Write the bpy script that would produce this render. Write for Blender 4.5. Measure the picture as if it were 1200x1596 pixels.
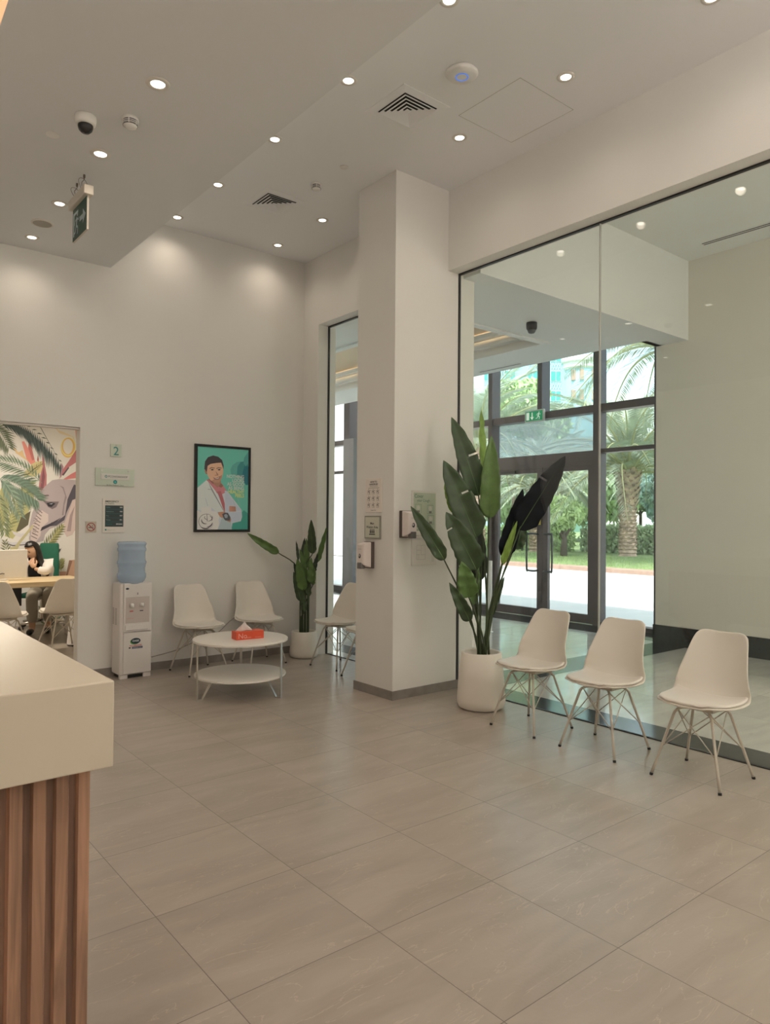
import bpy, math, random
from mathutils import Vector, Matrix, Euler, noise
random.seed(7)
PI = math.pi
C = bpy.context.scene.collection
for o in list(bpy.data.objects): bpy.data.objects.remove(o)

# ------------------------------------------------------------------ camera
F_PX, YAW, PITCH, ROLL, EYE = 1116.5, math.radians(50.894), math.radians(.724), math.radians(.452), 1.5
f0 = Vector((math.cos(YAW)*math.cos(PITCH), math.sin(YAW)*math.cos(PITCH), math.sin(PITCH)))
r0 = f0.cross(Vector((0, 0, 1))).normalized(); u0 = r0.cross(f0)
CR = r0*math.cos(ROLL)+u0*math.sin(ROLL); CU = -r0*math.sin(ROLL)+u0*math.cos(ROLL)
cd = bpy.data.cameras.new('camera'); cam = bpy.data.objects.new('camera', cd); C.objects.link(cam)
cd.sensor_fit = 'VERTICAL'; cd.sensor_height = 36; cd.lens = 36*F_PX/1596; cd.clip_start = .05; cd.clip_end = 600
m = Matrix((CR, CU, -f0)).transposed().to_4x4(); m.translation = (0, 0, EYE); cam.matrix_world = m
bpy.context.scene.camera = cam

def ray(x, y): return f0*F_PX+CR*(x-600)+CU*(798-y)
def on_y(x, y, Y): d = ray(x, y); return Vector((0, 0, EYE))+d*(Y/d.y)
def on_x(x, y, X): d = ray(x, y); return Vector((0, 0, EYE))+d*(X/d.x)
def at_d(x, y, D): d = ray(x, y); return Vector((0, 0, EYE))+d*(D/F_PX)

# ------------------------------------------------------------------ light, sky, exposure
vs = bpy.context.scene.view_settings
vs.view_transform = 'Standard'; vs.look = 'None'; vs.gamma = 1; vs.use_curve_mapping = False; vs.exposure = 0.32
LAMP_W, LAMP_COL = 6.5, (1, .85, .68)
PENDANT_W, FILL_W, FILL_COL = 2.0, 124.0, (1, .88, .76)
LOBBY_FILL_W, COVE_FILL_W = 800.0, 4.0
SUN_W, SKY_W = 4.2, 1.55
w = bpy.data.worlds.new('world'); bpy.context.scene.world = w; w.use_nodes = True
nt = w.node_tree; bg = nt.nodes['Background']
sky = nt.nodes.new('ShaderNodeTexSky'); sky.sky_type = 'NISHITA'; sky.sun_disc = False
sky.sun_elevation = math.radians(58); sky.sun_rotation = math.radians(250); sky.dust_density = 4.0; sky.air_density = 1.2
skm = nt.nodes.new('ShaderNodeMix'); skm.data_type = 'RGBA'; skm.inputs['Factor'].default_value = .80    # desert haze over the clear sky
skv = nt.nodes.new('ShaderNodeVectorMath'); skv.operation = 'SCALE'; skv.inputs['Scale'].default_value = .35
nt.links.new(sky.outputs[0], skv.inputs[0]); nt.links.new(skv.outputs[0], skm.inputs['A']); skm.inputs['B'].default_value = (1.0, 1.12, 1.18, 1)
nt.links.new(skm.outputs['Result'], bg.inputs[0]); bg.inputs[1].default_value = SKY_W
sd = bpy.data.lights.new('sun', 'SUN'); sd.energy = SUN_W; sd.angle = .01; sd.color = (1, .95, .88)
sun = bpy.data.objects.new('sun', sd); C.objects.link(sun)
sun.rotation_euler = Vector((-.42, -.30, .85)).to_track_quat('Z', 'Y').to_euler(); sun.location = (0, 0, 30)

# ------------------------------------------------------------------ materials
def lin(c): c = c/255; return c/12.92 if c <= .04045 else ((c+.055)/1.055)**2.4
def RGB(r, g, b): return (lin(r), lin(g), lin(b))
def IN(r, g, b):   # paint colour of a thing photographed under the warm lamps
    return tuple(min(.88, max(.004, a/k)) for a, k in zip(RGB(r, g, b), (.476, .391, .304)))
MATS = {}
def mat(name, col, rough=.5, metal=0, spec=.5, emit=None, es=0, bump=0, bscale=50, var=0, vscale=3, coat=0, sub=0):
    if name in MATS: return MATS[name]
    M = bpy.data.materials.new(name); M.use_nodes = True; n = M.node_tree; b = n.nodes['Principled BSDF']
    b.inputs['Base Color'].default_value = (*col, 1); b.inputs['Roughness'].default_value = rough
    b.inputs['Metallic'].default_value = metal; b.inputs['Specular IOR Level'].default_value = spec
    if coat: b.inputs['Coat Weight'].default_value = coat; b.inputs['Coat Roughness'].default_value = .1
    if emit: b.inputs['Emission Color'].default_value = (*emit, 1); b.inputs['Emission Strength'].default_value = es
    if bump or var:
        tc = n.nodes.new('ShaderNodeTexCoord')
    if bump:
        t = n.nodes.new('ShaderNodeTexNoise'); t.inputs['Scale'].default_value = bscale
        bp = n.nodes.new('ShaderNodeBump'); bp.inputs['Strength'].default_value = bump; bp.inputs['Distance'].default_value = .01
        n.links.new(tc.outputs['Object'], t.inputs['Vector']); n.links.new(t.outputs['Fac'], bp.inputs['Height']); n.links.new(bp.outputs[0], b.inputs['Normal'])
    if var:
        t = n.nodes.new('ShaderNodeTexNoise'); t.inputs['Scale'].default_value = vscale; t.inputs['Detail'].default_value = 5
        rp = n.nodes.new('ShaderNodeValToRGB'); rp.color_ramp.elements[0].position = .3; rp.color_ramp.elements[1].position = .7
        rp.color_ramp.elements[0].color = (*[c*(1-var) for c in col], 1); rp.color_ramp.elements[1].color = (*[min(.95, c*(1+var)) for c in col], 1)
        n.links.new(tc.outputs['Object'], t.inputs['Vector']); n.links.new(t.outputs['Fac'], rp.inputs[0]); n.links.new(rp.outputs[0], b.inputs['Base Color'])
    MATS[name] = M; return M
def glass(name, tint=(1, 1, 1), refl=1.0, rough=0.0):
    if name in MATS: return MATS[name]
    M = bpy.data.materials.new(name); M.use_nodes = True; n = M.node_tree; n.nodes.clear()
    o = n.nodes.new('ShaderNodeOutputMaterial'); mx = n.nodes.new('ShaderNodeMixShader'); t = n.nodes.new('ShaderNodeBsdfTransparent')
    g = n.nodes.new('ShaderNodeBsdfGlossy'); g.inputs['Roughness'].default_value = rough; fr = n.nodes.new('ShaderNodeLayerWeight'); fr.inputs[0].default_value = .5
    pw = n.nodes.new('ShaderNodeMath'); pw.operation = 'POWER'; pw.inputs[1].default_value = 5.0
    sc_ = n.nodes.new('ShaderNodeMath'); sc_.operation = 'MULTIPLY_ADD'; sc_.inputs[1].default_value = .96; sc_.inputs[2].default_value = .04   # Schlick
    mu = n.nodes.new('ShaderNodeMath'); mu.operation = 'MULTIPLY'; mu.inputs[1].default_value = refl
    t.inputs[0].default_value = (*tint, 1)
    n.links.new(fr.outputs['Facing'], pw.inputs[0]); n.links.new(pw.outputs[0], sc_.inputs[0]); n.links.new(sc_.outputs[0], mu.inputs[0]); n.links.new(mu.outputs[0], mx.inputs[0]); n.links.new(t.outputs[0], mx.inputs[1]); n.links.new(g.outputs[0], mx.inputs[2]); n.links.new(mx.outputs[0], o.inputs[0])
    MATS[name] = M; return M
def tile_mat(name, size, x0, y0, c1, c2, groutc, rough, gw=.0016, bump=.15, vein=1.0, coat=0):
    M = bpy.data.materials.new(name); M.use_nodes = True; n = M.node_tree; L = n.links.new; b = n.nodes['Principled BSDF']
    tc = n.nodes.new('ShaderNodeTexCoord'); sp = n.nodes.new('ShaderNodeSeparateXYZ'); L(tc.outputs['Object'], sp.inputs[0])
    def mth(op, a, bb=None):
        q = n.nodes.new('ShaderNodeMath'); q.operation = op
        for i, v in enumerate((a, bb)):
            if v is None: continue
            if isinstance(v, (int, float)): q.inputs[i].default_value = v
            else: L(v, q.inputs[i])
        return q.outputs[0]
    ids = []; ds = []
    for ax, off in ((0, x0), (1, y0)):
        s = mth('DIVIDE', mth('SUBTRACT', sp.outputs[ax], off), size)
        ids.append(mth('FLOOR', s)); fr = mth('FRACT', s)
        ds.append(mth('MULTIPLY', mth('SUBTRACT', .5, mth('ABSOLUTE', mth('SUBTRACT', fr, .5))), size))
    line = mth('LESS_THAN', mth('MINIMUM', ds[0], ds[1]), gw)
    cx = n.nodes.new('ShaderNodeCombineXYZ'); L(ids[0], cx.inputs[0]); L(ids[1], cx.inputs[1])
    wn = n.nodes.new('ShaderNodeTexWhiteNoise'); L(cx.outputs[0], wn.inputs['Vector'])
    ad = n.nodes.new('ShaderNodeVectorMath'); ad.operation = 'MULTIPLY_ADD'; L(wn.outputs['Color'], ad.inputs[0]); ad.inputs[1].default_value = (9, 9, 9); L(tc.outputs['Object'], ad.inputs[2])
    mp = n.nodes.new('ShaderNodeMapping'); mp.inputs['Rotation'].default_value = (0, 0, .5); mp.inputs['Scale'].default_value = (1.1, 4.5, 1); L(ad.outputs[0], mp.inputs[0])
    nz = n.nodes.new('ShaderNodeTexNoise'); nz.inputs['Scale'].default_value = 1.6; nz.inputs['Detail'].default_value = 7; nz.inputs['Distortion'].default_value = .6; L(mp.outputs[0], nz.inputs['Vector'])
    rp = n.nodes.new('ShaderNodeValToRGB'); e = rp.color_ramp.elements; e[0].position = .35; e[0].color = (*c1, 1); e[1].position = .66; e[1].color = (*c2, 1)
    L(nz.outputs['Fac'], rp.inputs[0])
    # thin light veins
    nz2 = n.nodes.new('ShaderNodeTexNoise'); nz2.inputs['Scale'].default_value = 2.2; nz2.inputs['Detail'].default_value = 5; nz2.inputs['Distortion'].default_value = 1.0; L(mp.outputs[0], nz2.inputs['Vector'])
    v = mth('LESS_THAN', mth('ABSOLUTE', mth('SUBTRACT', nz2.outputs['Fac'], .56)), .0045)
    mv = n.nodes.new('ShaderNodeMix'); mv.data_type = 'RGBA'; L(mth('MULTIPLY', v, .3*vein), mv.inputs['Factor']); L(rp.outputs[0], mv.inputs['A']); mv.inputs['B'].default_value = (*[min(.9, c*1.5) for c in c2], 1)
    tv = n.nodes.new('ShaderNodeMix'); tv.data_type = 'RGBA'; tv.blend_type = 'MULTIPLY'; tv.inputs['Factor'].default_value = .05; L(mv.outputs['Result'], tv.inputs['A']); L(wn.outputs['Value'], tv.inputs['B'])
    mg = n.nodes.new('ShaderNodeMix'); mg.data_type = 'RGBA'; L(line, mg.inputs['Factor']); L(tv.outputs['Result'], mg.inputs['A']); mg.inputs['B'].default_value = (*groutc, 1)
    L(mg.outputs['Result'], b.inputs['Base Color']); b.inputs['Roughness'].default_value = rough; b.inputs['Specular IOR Level'].default_value = .8
    if coat: b.inputs['Coat Weight'].default_value = coat; b.inputs['Coat Roughness'].default_value = .03
    if bump:
        nb = n.nodes.new('ShaderNodeTexNoise'); nb.inputs['Scale'].default_value = 60; nb.inputs['Detail'].default_value = 4; L(tc.outputs['Object'], nb.inputs['Vector'])
        bp = n.nodes.new('ShaderNodeBump'); bp.inputs['Strength'].default_value = bump; bp.inputs['Distance'].default_value = .004; L(nb.outputs['Fac'], bp.inputs['Height']); L(bp.outputs[0], b.inputs['Normal'])
    return M
def wood_mat(name, c1, c2, axis=2, rough=.45):
    M = bpy.data.materials.new(name); M.use_nodes = True; n = M.node_tree; L = n.links.new; b = n.nodes['Principled BSDF']
    tc = n.nodes.new('ShaderNodeTexCoord'); mp = n.nodes.new('ShaderNodeMapping'); s = [28, 28, 28]; s[axis] = 1.2; mp.inputs['Scale'].default_value = s; L(tc.outputs['Object'], mp.inputs[0])
    nz = n.nodes.new('ShaderNodeTexNoise'); nz.inputs['Scale'].default_value = 1; nz.inputs['Detail'].default_value = 6; nz.inputs['Distortion'].default_value = 1.2; L(mp.outputs[0], nz.inputs['Vector'])
    rp = n.nodes.new('ShaderNodeValToRGB'); e = rp.color_ramp.elements; e[0].position = .34; e[0].color = (*c1, 1); e[1].position = .62; e[1].color = (*c2, 1); L(nz.outputs['Fac'], rp.inputs[0]); L(rp.outputs[0], b.inputs['Base Color'])
    s2 = [160, 160, 160]; s2[axis] = 3; mp2 = n.nodes.new('ShaderNodeMapping'); mp2.inputs['Scale'].default_value = s2; L(tc.outputs['Object'], mp2.inputs[0])
    n2 = n.nodes.new('ShaderNodeTexNoise'); n2.inputs['Scale'].default_value = 1; L(mp2.outputs[0], n2.inputs['Vector'])
    bp = n.nodes.new('ShaderNodeBump'); bp.inputs['Strength'].default_value = .25; bp.inputs['Distance'].default_value = .002; L(n2.outputs['Fac'], bp.inputs['Height']); L(bp.outputs[0], b.inputs['Normal'])
    b.inputs['Roughness'].default_value = rough; return M

plaster = mat('plaster', (.80, .78, .745), .85, spec=.2, bump=.06, bscale=90)
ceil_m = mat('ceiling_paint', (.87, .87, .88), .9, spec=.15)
ceil_low_m = mat('low_ceiling_dimmed', (.79, .79, .80), .9, spec=.15)   # dimmer light on the dropped ceiling, put into a greyer colour
lobby_m = mat('lobby_paint', (.79, .76, .68), .6, spec=.3)
lobby_c = mat('lobby_ceiling', (.84, .85, .84), .8, spec=.2)
skirt_m = mat('grey_skirting', (.27, .245, .22), .5, var=.15, vscale=8)
gasket = mat('black_gasket', (.02, .02, .02), .5)
bronze = mat('bronze_frame', (.10, .082, .085), .42, metal=.3)
white_pl = mat('white_plastic', (.82, .80, .77), .35)
chair_m = mat('chair_shell', (.78, .73, .65), .38)
cush_m = mat('cushion_leather', (.80, .75, .68), .45, bump=.05, bscale=300)
leg_m = mat('chair_leg', (.60, .55, .47), .35, metal=.2)
black = mat('black_plastic', (.015, .015, .016), .4)
chrome = mat('brushed_steel', (.55, .52, .48), .28, metal=1)
paper = mat('paper', (.80, .76, .70), .6)
ink = mat('dark_ink', (.03, .035, .04), .6)
white_ink = mat('white_print', (.80, .80, .78), .6)
teal_ink = mat('teal_print', (.01, .22, .22), .6)
granite = mat('black_granite', (.018, .024, .028), .12, var=.4, vscale=25)
clear = glass('partition_glass', (.975, .99, .975), 1.0)
entry_glass = glass('entry_glass', (.95, .985, .985), .9)
tint_glass = glass('tinted_glass', (.92, .985, 1.0), 1.0)
haze_glass = mat('film', (.5, .55, .56), .5)
floor_m = tile_mat('floor_tiles', .6, 1.055, .25, (.37, .315, .265), (.45, .39, .335), (.16, .13, .105), .30)
lobby_f = tile_mat('lobby_tiles', .8, 4.93, .4, (.56, .55, .51), (.66, .65, .60), (.35, .34, .32), .12, gw=.0014, bump=.03, vein=.6, coat=.3)
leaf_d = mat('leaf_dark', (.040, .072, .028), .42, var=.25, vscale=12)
leaf_k = mat('leaf_deep', (.022, .034, .024), .42, var=.2, vscale=12)  # very dark green leaf tone
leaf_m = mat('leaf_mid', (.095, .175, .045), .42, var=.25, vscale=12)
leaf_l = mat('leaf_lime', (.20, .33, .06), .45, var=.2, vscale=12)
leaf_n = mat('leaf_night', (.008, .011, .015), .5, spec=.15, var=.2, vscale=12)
stem_m = mat('plant_stem', (.05, .075, .03), .5)

# ------------------------------------------------------------------ mesh helpers
class MB:
    def __init__(s): s.v = []; s.f = []; s.m = []; s.mats = []
    def mi(s, m):
        if m not in s.mats: s.mats.append(m)
        return s.mats.index(m)
    def add(s, vs_, fs, m):
        k = len(s.v); s.v += [Vector(v) for v in vs_]; i = s.mi(m)
        for f in fs: s.f.append([k+a for a in f]); s.m.append(i)
        return s
    def box(s, x0, x1, y0, y1, z0, z1, m):
        v = [(x, y, z) for z in (z0, z1) for y in (y0, y1) for x in (x0, x1)]
        return s.add(v, [(0, 2, 3, 1), (4, 5, 7, 6), (0, 1, 5, 4), (2, 6, 7, 3), (0, 4, 6, 2), (1, 3, 7, 5)], m)
    def tube(s, pts, r, m, n=8, cap=True):
        pts = [Vector(p) for p in pts]; rs = r if isinstance(r, (list, tuple)) else [r]*len(pts)
        k = len(pts); vv = []; up = None
        for i, p in enumerate(pts):
            d = (pts[min(i+1, k-1)]-pts[max(i-1, 0)]).normalized()
            if up is None: up = Vector((0, 0, 1)) if abs(d.z) < .9 else Vector((1, 0, 0))
            a = d.cross(up).normalized(); b = a.cross(d).normalized(); up = b
            vv += [p+(a*math.cos(2*PI*j/n)+b*math.sin(2*PI*j/n))*rs[i] for j in range(n)]
        ff = [(i*n+j, i*n+(j+1) % n, (i+1)*n+(j+1) % n, (i+1)*n+j) for i in range(k-1) for j in range(n)]
        if cap: ff += [tuple(range(n-1, -1, -1)), tuple((k-1)*n+j for j in range(n))]
        return s.add(vv, ff, m)
    def lathe(s, prof, m, n=32, c=(0, 0, 0), cap0=True, cap1=True, sx=1, sy=1):
        vv = [(c[0]+r*math.cos(2*PI*j/n)*sx, c[1]+r*math.sin(2*PI*j/n)*sy, c[2]+z) for r, z in prof for j in range(n)]
        k = len(prof); ff = [(i*n+j, i*n+(j+1) % n, (i+1)*n+(j+1) % n, (i+1)*n+j) for i in range(k-1) for j in range(n)]
        if cap0: ff.append(tuple(range(n-1, -1, -1)))
        if cap1: ff.append(tuple((k-1)*n+j for j in range(n)))
        return s.add(vv, ff, m)
    def poly(s, pts, m): return s.add(pts, [tuple(range(len(pts)))], m)
    def grid(s, rows, m):
        n = len(rows[0]); vv = [p for r in rows for p in r]
        return s.add(vv, [(i*n+j, i*n+j+1, (i+1)*n+j+1, (i+1)*n+j) for i in range(len(rows)-1) for j in range(n-1)], m)
    def build(s, name, parent=None, smooth=False, bevel=0, sub=0, solid=0, kind=None, loc=None, label=None):
        me = bpy.data.meshes.new(name)
        off = Vector(loc) if loc is not None else Vector((0, 0, 0))
        me.from_pydata([tuple(v-off) for v in s.v], [], s.f)
        for mm in s.mats: me.materials.append(mm)
        for p, i in zip(me.polygons, s.m): p.material_index = i; p.use_smooth = smooth
        me.update(); o = bpy.data.objects.new(name, me); C.objects.link(o); o.location = off
        if parent: o.parent = parent
        if solid: q = o.modifiers.new('s', 'SOLIDIFY'); q.thickness = solid; q.offset = 0
        if bevel:
            q = o.modifiers.new('b', 'BEVEL'); q.width = bevel; q.segments = 3; q.limit_method = 'ANGLE'; q.angle_limit = math.radians(40)
            for p in me.polygons: p.use_smooth = True
            try: me.set_sharp_from_angle(angle=math.radians(40))
            except Exception: pass
            q = o.modifiers.new('w', 'WEIGHTED_NORMAL'); q.keep_sharp = True
        if sub: q = o.modifiers.new('u', 'SUBSURF'); q.levels = sub; q.render_levels = sub
        if kind: o['kind'] = kind
        if label: o['label'] = label
        return o
def tag(o, label, cat, group=None, kind=None):
    o['label'] = label; o['category'] = cat
    if group: o['group'] = group
    if kind: o['kind'] = kind
    return o
def thing(name, label, cat, loc=(0, 0, 0), rz=0, group=None):
    o = bpy.data.objects.new(name, None); C.objects.link(o); o.location = loc; o.rotation_euler = (0, 0, rz); o.empty_display_size = .1
    return tag(o, label, cat, group)
def dup(root, loc, rz, label, group=None):
    r = root.copy(); C.objects.link(r); r.location = loc; r.rotation_euler = (0, 0, rz); r['label'] = label
    if group: r['group'] = group
    for ch in list(root.children):
        c = ch.copy(); C.objects.link(c); c.parent = r
        for g in list(ch.children):
            d = g.copy(); C.objects.link(d); d.parent = c
    return r
def struct(mb, name, **k): return mb.build(name, kind='structure', **k)
TXT = {}
def text(s, loc, h, facing, m, parent, name='lettering', align='LEFT', sx=1.0, bold=0):
    cu = bpy.data.curves.new('t', 'FONT'); cu.body = s; cu.size = h; cu.align_x = align; cu.offset = bold*h; cu.resolution_u = 3; cu.space_line = .95
    t = bpy.data.objects.new('t', cu); C.objects.link(t); bpy.context.view_layer.update()
    dg = bpy.context.evaluated_depsgraph_get(); me = bpy.data.meshes.new_from_object(t.evaluated_get(dg)); bpy.data.objects.remove(t)
    R = {'-y': Euler((PI/2, 0, 0)), '-x': Euler((PI/2, 0, -PI/2)), 'up': Euler((0, 0, 0))}[facing].to_matrix().to_4x4()
    me.transform(Matrix.Translation(Vector(loc)) @ R @ Matrix.Diagonal((sx, 1, 1, 1)))
    me.materials.clear(); me.materials.append(m)
    o = bpy.data.objects.new(name, me); C.objects.link(o); o.parent = parent; return o
def catmull(P, n=6):
    P = [Vector(p) for p in P]; Q = [2*P[0]-P[1]]+P+[2*P[-1]-P[-2]]; out = []
    for i in range(1, len(Q)-2):
        a, b, c, d = Q[i-1:i+3]
        for j in range(n):
            t = j/n; out.append(.5*((2*b)+(c-a)*t+(2*a-5*b+4*c-d)*t*t+(3*b-a-3*c+d)*t**3))
    return out+[P[-1]]

# ------------------------------------------------------------------ the room shell
YB, HH, HL, XS = 7.0, 4.47, 3.915, 2.265       # back wall, high ceiling, low ceiling, soffit edge
GX, BX, BZ = 4.6, 4.465, 3.75                  # glass plane, bulkhead face, bulkhead underside
struct(MB().box(-3, GX, -3, 11.2, -.12, 0, floor_m), 'floor')
struct(MB().box(GX, 9.2, -3, 13.5, -.12, 0, lobby_f), 'floor_lobby')
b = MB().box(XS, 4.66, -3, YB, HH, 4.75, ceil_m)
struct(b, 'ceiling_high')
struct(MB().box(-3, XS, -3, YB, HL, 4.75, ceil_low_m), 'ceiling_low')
struct(MB().box(-3, .7, YB, YB+.12, 0, 4.75, plaster).box(2.005, BX, YB, YB+.12, 0, 4.75, plaster).box(.7, 2.005, YB, YB+.12, 2.355, 4.75, plaster), 'wall_back')
struct(MB().box(-3.12, -3, -3, 11, 0, 4.75, plaster), 'wall_left')
struct(MB().box(-3, GX, -3.12, -3, 0, 4.75, plaster), 'wall_front')
b = MB().box(BX, 4.66, -3, 4.62, BZ, HH, plaster).box(BX, 4.66, 5.14, 6.7, 3.70, HH, plaster).box(BX, 4.70, 6.7, 7.12, 0, HH, plaster).box(BX, 4.66, -3, -2.4, 0, BZ, plaster)
struct(b, 'wall_right')
struct(MB().box(3.85, 4.80, 4.62, 5.14, 0, HH, plaster), 'wall_column')
# skirting
def skirt(name, x0, x1, y0, y1): struct(MB().box(x0, x1, y0, y1, 0, .075, skirt_m), name)
skirt('baseboard_back', 2.005, BX-.012, YB-.012, YB)
b = MB().box(3.838, 4.80, 4.608, 4.62, 0, .075, skirt_m).box(3.838, 3.85, 4.62, 5.152, 0, .075, skirt_m).box(3.85, BX, 5.14, 5.152, 0, .075, skirt_m); struct(b, 'baseboard_column')
skirt('baseboard_right', BX-.012, BX, 6.7, YB)
skirt('baseboard_left', -3, -2.988, -3, YB)
# glass partition
struct(MB().box(GX, GX+.012, -2.4, 3.132, .004, BZ-.005, clear), 'window_1')
struct(MB().box(GX, GX+.012, 3.138, 4.615, .004, BZ-.005, clear), 'window_2')
struct(MB().box(GX, GX+.012, 5.145, 6.695, .004, 3.695, clear), 'window_3')
seal = mat('silicone_seal', (.45, .45, .42), .4)
struct(MB().box(GX-.002, GX+.014, 3.131, 3.139, .004, BZ-.01, seal), 'trim_1')
b = MB().box(GX-.008, GX+.02, -2.4, 4.618, BZ-.012, BZ+.001, gasket).box(GX-.004, GX+.016, -2.4, 4.618, 0, .006, gasket).box(GX-.006, GX+.018, 4.612, 4.62, .006, BZ-.012, gasket)
b.box(GX-.008, GX+.02, 5.142, 6.698, 3.688, 3.701, gasket).box(GX-.006, GX+.018, 6.692, 6.70, 0, 3.69, gasket).box(GX-.004, GX+.016, 5.142, 6.698, 0, .006, gasket)
struct(b, 'trim_2')
# consultation room behind the opening
cream = mat('room_paint', (.76, .72, .62), .8)
struct(MB().box(-.6, 3.9, 10.95, 11.05, 0, 3.1, cream).box(3.8, 3.9, 7.12, 10.96, 0, 3.1, cream).box(-.7, -.6, 7.12, 11.05, 0, 3.1, cream), 'wall_consulting_room')
struct(MB().box(-.7, 3.9, 7.12, 11.05, 2.9, 3.1, ceil_m), 'ceiling_consulting_room')
grey_al = mat('door_channel', (.45, .42, .38), .4, metal=.5)
struct(MB().box(.7, 2.005, YB+.03, YB+.09, 2.335, 2.355, grey_al), 'trim_3')

# access hatch outline in the ceiling
b = MB(); g = .002
hx0, hx1, hy0, hy1 = 3.68, 4.26, 3.13, 3.71
for a in ((hx0, hx1, hy0, hy0+g), (hx0, hx1, hy1, hy1+g), (hx0, hx0+g, hy0, hy1), (hx1, hx1+g, hy0, hy1)): b.box(*a, HH-.001, HH+.002, mat('hatch_gap', (.35, .32, .28), .8))
struct(b, 'trim_4')

# ------------------------------------------------------------------ lobby
ZL, ZH, XW, XE, YK = 3.72, 4.683, 8.30, 9.14, 4.41
lobby_wall = MB().box(XW, 9.2, -3, 4.83, 0, 5.0, lobby_m); struct(lobby_wall, 'wall_lobby_right')
struct(MB().box(XW-.018, XW, -3, 4.855, 0, .235, granite).box(XW-.018, 9.1, 4.83, 4.855, 0, .235, granite), 'baseboard_lobby')
struct(MB().box(4.66, XW, -3, YK, ZH, 5.0, lobby_c), 'ceiling_lobby_high')
struct(MB().box(4.66, XW, YK, YK+.08, ZL, ZH+.1, lobby_c), 'wall_lobby_bulkhead')
cx0, cx1, cy0, cy1 = 5.35, 7.10, 5.6, 11.8
b = MB().box(4.66, XW, YK+.08, 4.83, ZL, 4.0, lobby_c).box(4.66, cx0, 4.83, 13.4, ZL, 4.0, lobby_c).box(cx1, 7.95, 4.83, 13.4, ZL, 4.45, lobby_c).box(cx0, cx1, 4.83, cy0, ZL, 4.0, lobby_c).box(cx0, cx1, cy1, 13.4, ZL, 4.0, lobby_c)
b.box(7.95, 9.2, 4.83, 13.4, 4.4, 4.5, lobby_c).box(7.95, XW, 4.75, 4.83, ZL, 4.45, lobby_c)
struct(b, 'ceiling_lobby_low')
beige = mat('coffer_beige', (.72, .58, .42), .7)
struct(MB().box(cx0, cx1, cy0, cy1, 4.0, 4.05, beige), 'ceiling_coffer')
b = MB()
for k, (i, z) in enumerate(((0, ZL-.02), (.07, ZL+.09), (.14, ZL+.2))):
    t = .05
    b.box(cx0+i-.04, cx1-i+.04, cy0+i-.04, cy0+i+t, z, z+.05, lobby_c).box(cx0+i-.04, cx1-i+.04, cy1-i-t, cy1-i+.04, z, z+.05, lobby_c)
    b.box(cx0+i-.04, cx0+i+t, cy0+i+t, cy1-i-t, z, z+.05, lobby_c).box(cx1-i-t, cx1-i+.04, cy0+i+t, cy1-i-t, z, z+.05, lobby_c)
struct(b, 'trim_5')
struct(MB().box(4.66, 9.2, 13.4, 13.5, 0, 5, lobby_c), 'wall_lobby_far')
struct(MB().box(4.66, 4.7, 7.12, 13.4, 0, 5, lobby_c), 'wall_lobby_back')
struct(MB().box(4.66, 9.2, -3.1, -3, 0, 5, lobby_c), 'wall_lobby_front')
# black granite floor borders (inlaid)
b = MB().box(GX+.02, 4.93, -3, 4.43, 0, .0012, granite).box(4.80, XW-.02, 4.43, 4.86, 0, .0012, granite).box(8.42, 9.02, 4.86, 13.4, 0, .0012, granite).box(4.80, 5.1, 5.2, 13.4, 0, .0012, granite)
struct(b, 'trim_6')
# slot diffusers
slot_d = mat('slot_dark', (.03, .03, .03), .6)
def slot(label, x, y0, y1, z, n=2):
    t = thing('slot_diffuser', label, 'air vent', (x, (y0+y1)/2, z))
    b = MB(); b.box(-.055, .055, -(y1-y0)/2, (y1-y0)/2, -.006, 0, lobby_c); b.build('frame', t)
    for k in range(n): MB().box(-.035+k*.045, -.015+k*.045, -(y1-y0)/2+.01, (y1-y0)/2-.01, -.0075, -.0055, slot_d).build('slot', t)
slot('long two-slot linear air diffuser in the high lobby ceiling', 7.91, -2.5, 4.04, ZH)
slot('short slot diffuser in the low lobby ceiling, above the doors, nearer the exit sign', 7.78, 6.55, 7.35, ZL, 1)
slot('short slot diffuser in the low lobby ceiling, left end by the column', 7.78, 8.15, 8.75, ZL, 1)

# ------------------------------------------------------------------ entrance glazing
fx0, fx1 = 8.96, 9.16
b = MB()
for y0, y1 in ((6.12, 6.21), (7.15, 7.24), (8.19, 8.28), (9.5, 9.59), (10.8, 10.89), (13.15, 13.3), (4.83, 4.87), (5.18, 5.24)):
    b.box(fx0, fx1, y0, y1, (3.12 if abs(y0-7.15) < .01 else 0), 4.4, bronze)
b.box(8.75, fx1, 11.80, 12.16, 0, 3.2, mat('grey_pilaster', (.20, .19, .20), .5)).box(8.9, fx1, 12.16, 12.36, 3.2, 4.4, bronze)
for z0, z1 in ((3.12, 3.23), (4.3, 4.4)): b.box(fx0+.02, fx1-.01, 4.87, 13.15, z0, z1, bronze)
b.box(fx0+.06, fx1-.01, 4.87, 6.12, 2.52, 2.58, bronze).box(fx0+.06, fx1-.01, 8.28, 13.15, 2.52, 2.58, bronze)
b.box(fx0+.02, fx1-.01, 6.21, 8.19, 2.36, 2.56, bronze)
b.box(fx0+.02, fx1-.01, 4.87, 6.12, 0, .06, bronze).box(fx0+.02, fx1-.01, 8.28, 13.15, 0, .1, bronze)
struct(b, 'window_4')
b = MB()
for y0, y1 in ((4.87, 6.12), (8.28, 9.5), (9.59, 10.8), (10.89, 11.80), (12.16, 13.15)):
    b.box(XE-.004, XE+.004, y0, y1, .08, 3.12, entry_glass)
struct(b, 'window_5')
b = MB()
for y0, y1 in ((4.87, 6.12), (6.21, 7.15), (7.24, 8.19), (8.28, 9.5), (9.59, 10.8), (10.89, 11.80), (12.16, 13.15)):
    b.box(XE-.004, XE+.004, y0, y1, 3.23, 4.3, tint_glass)
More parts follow.
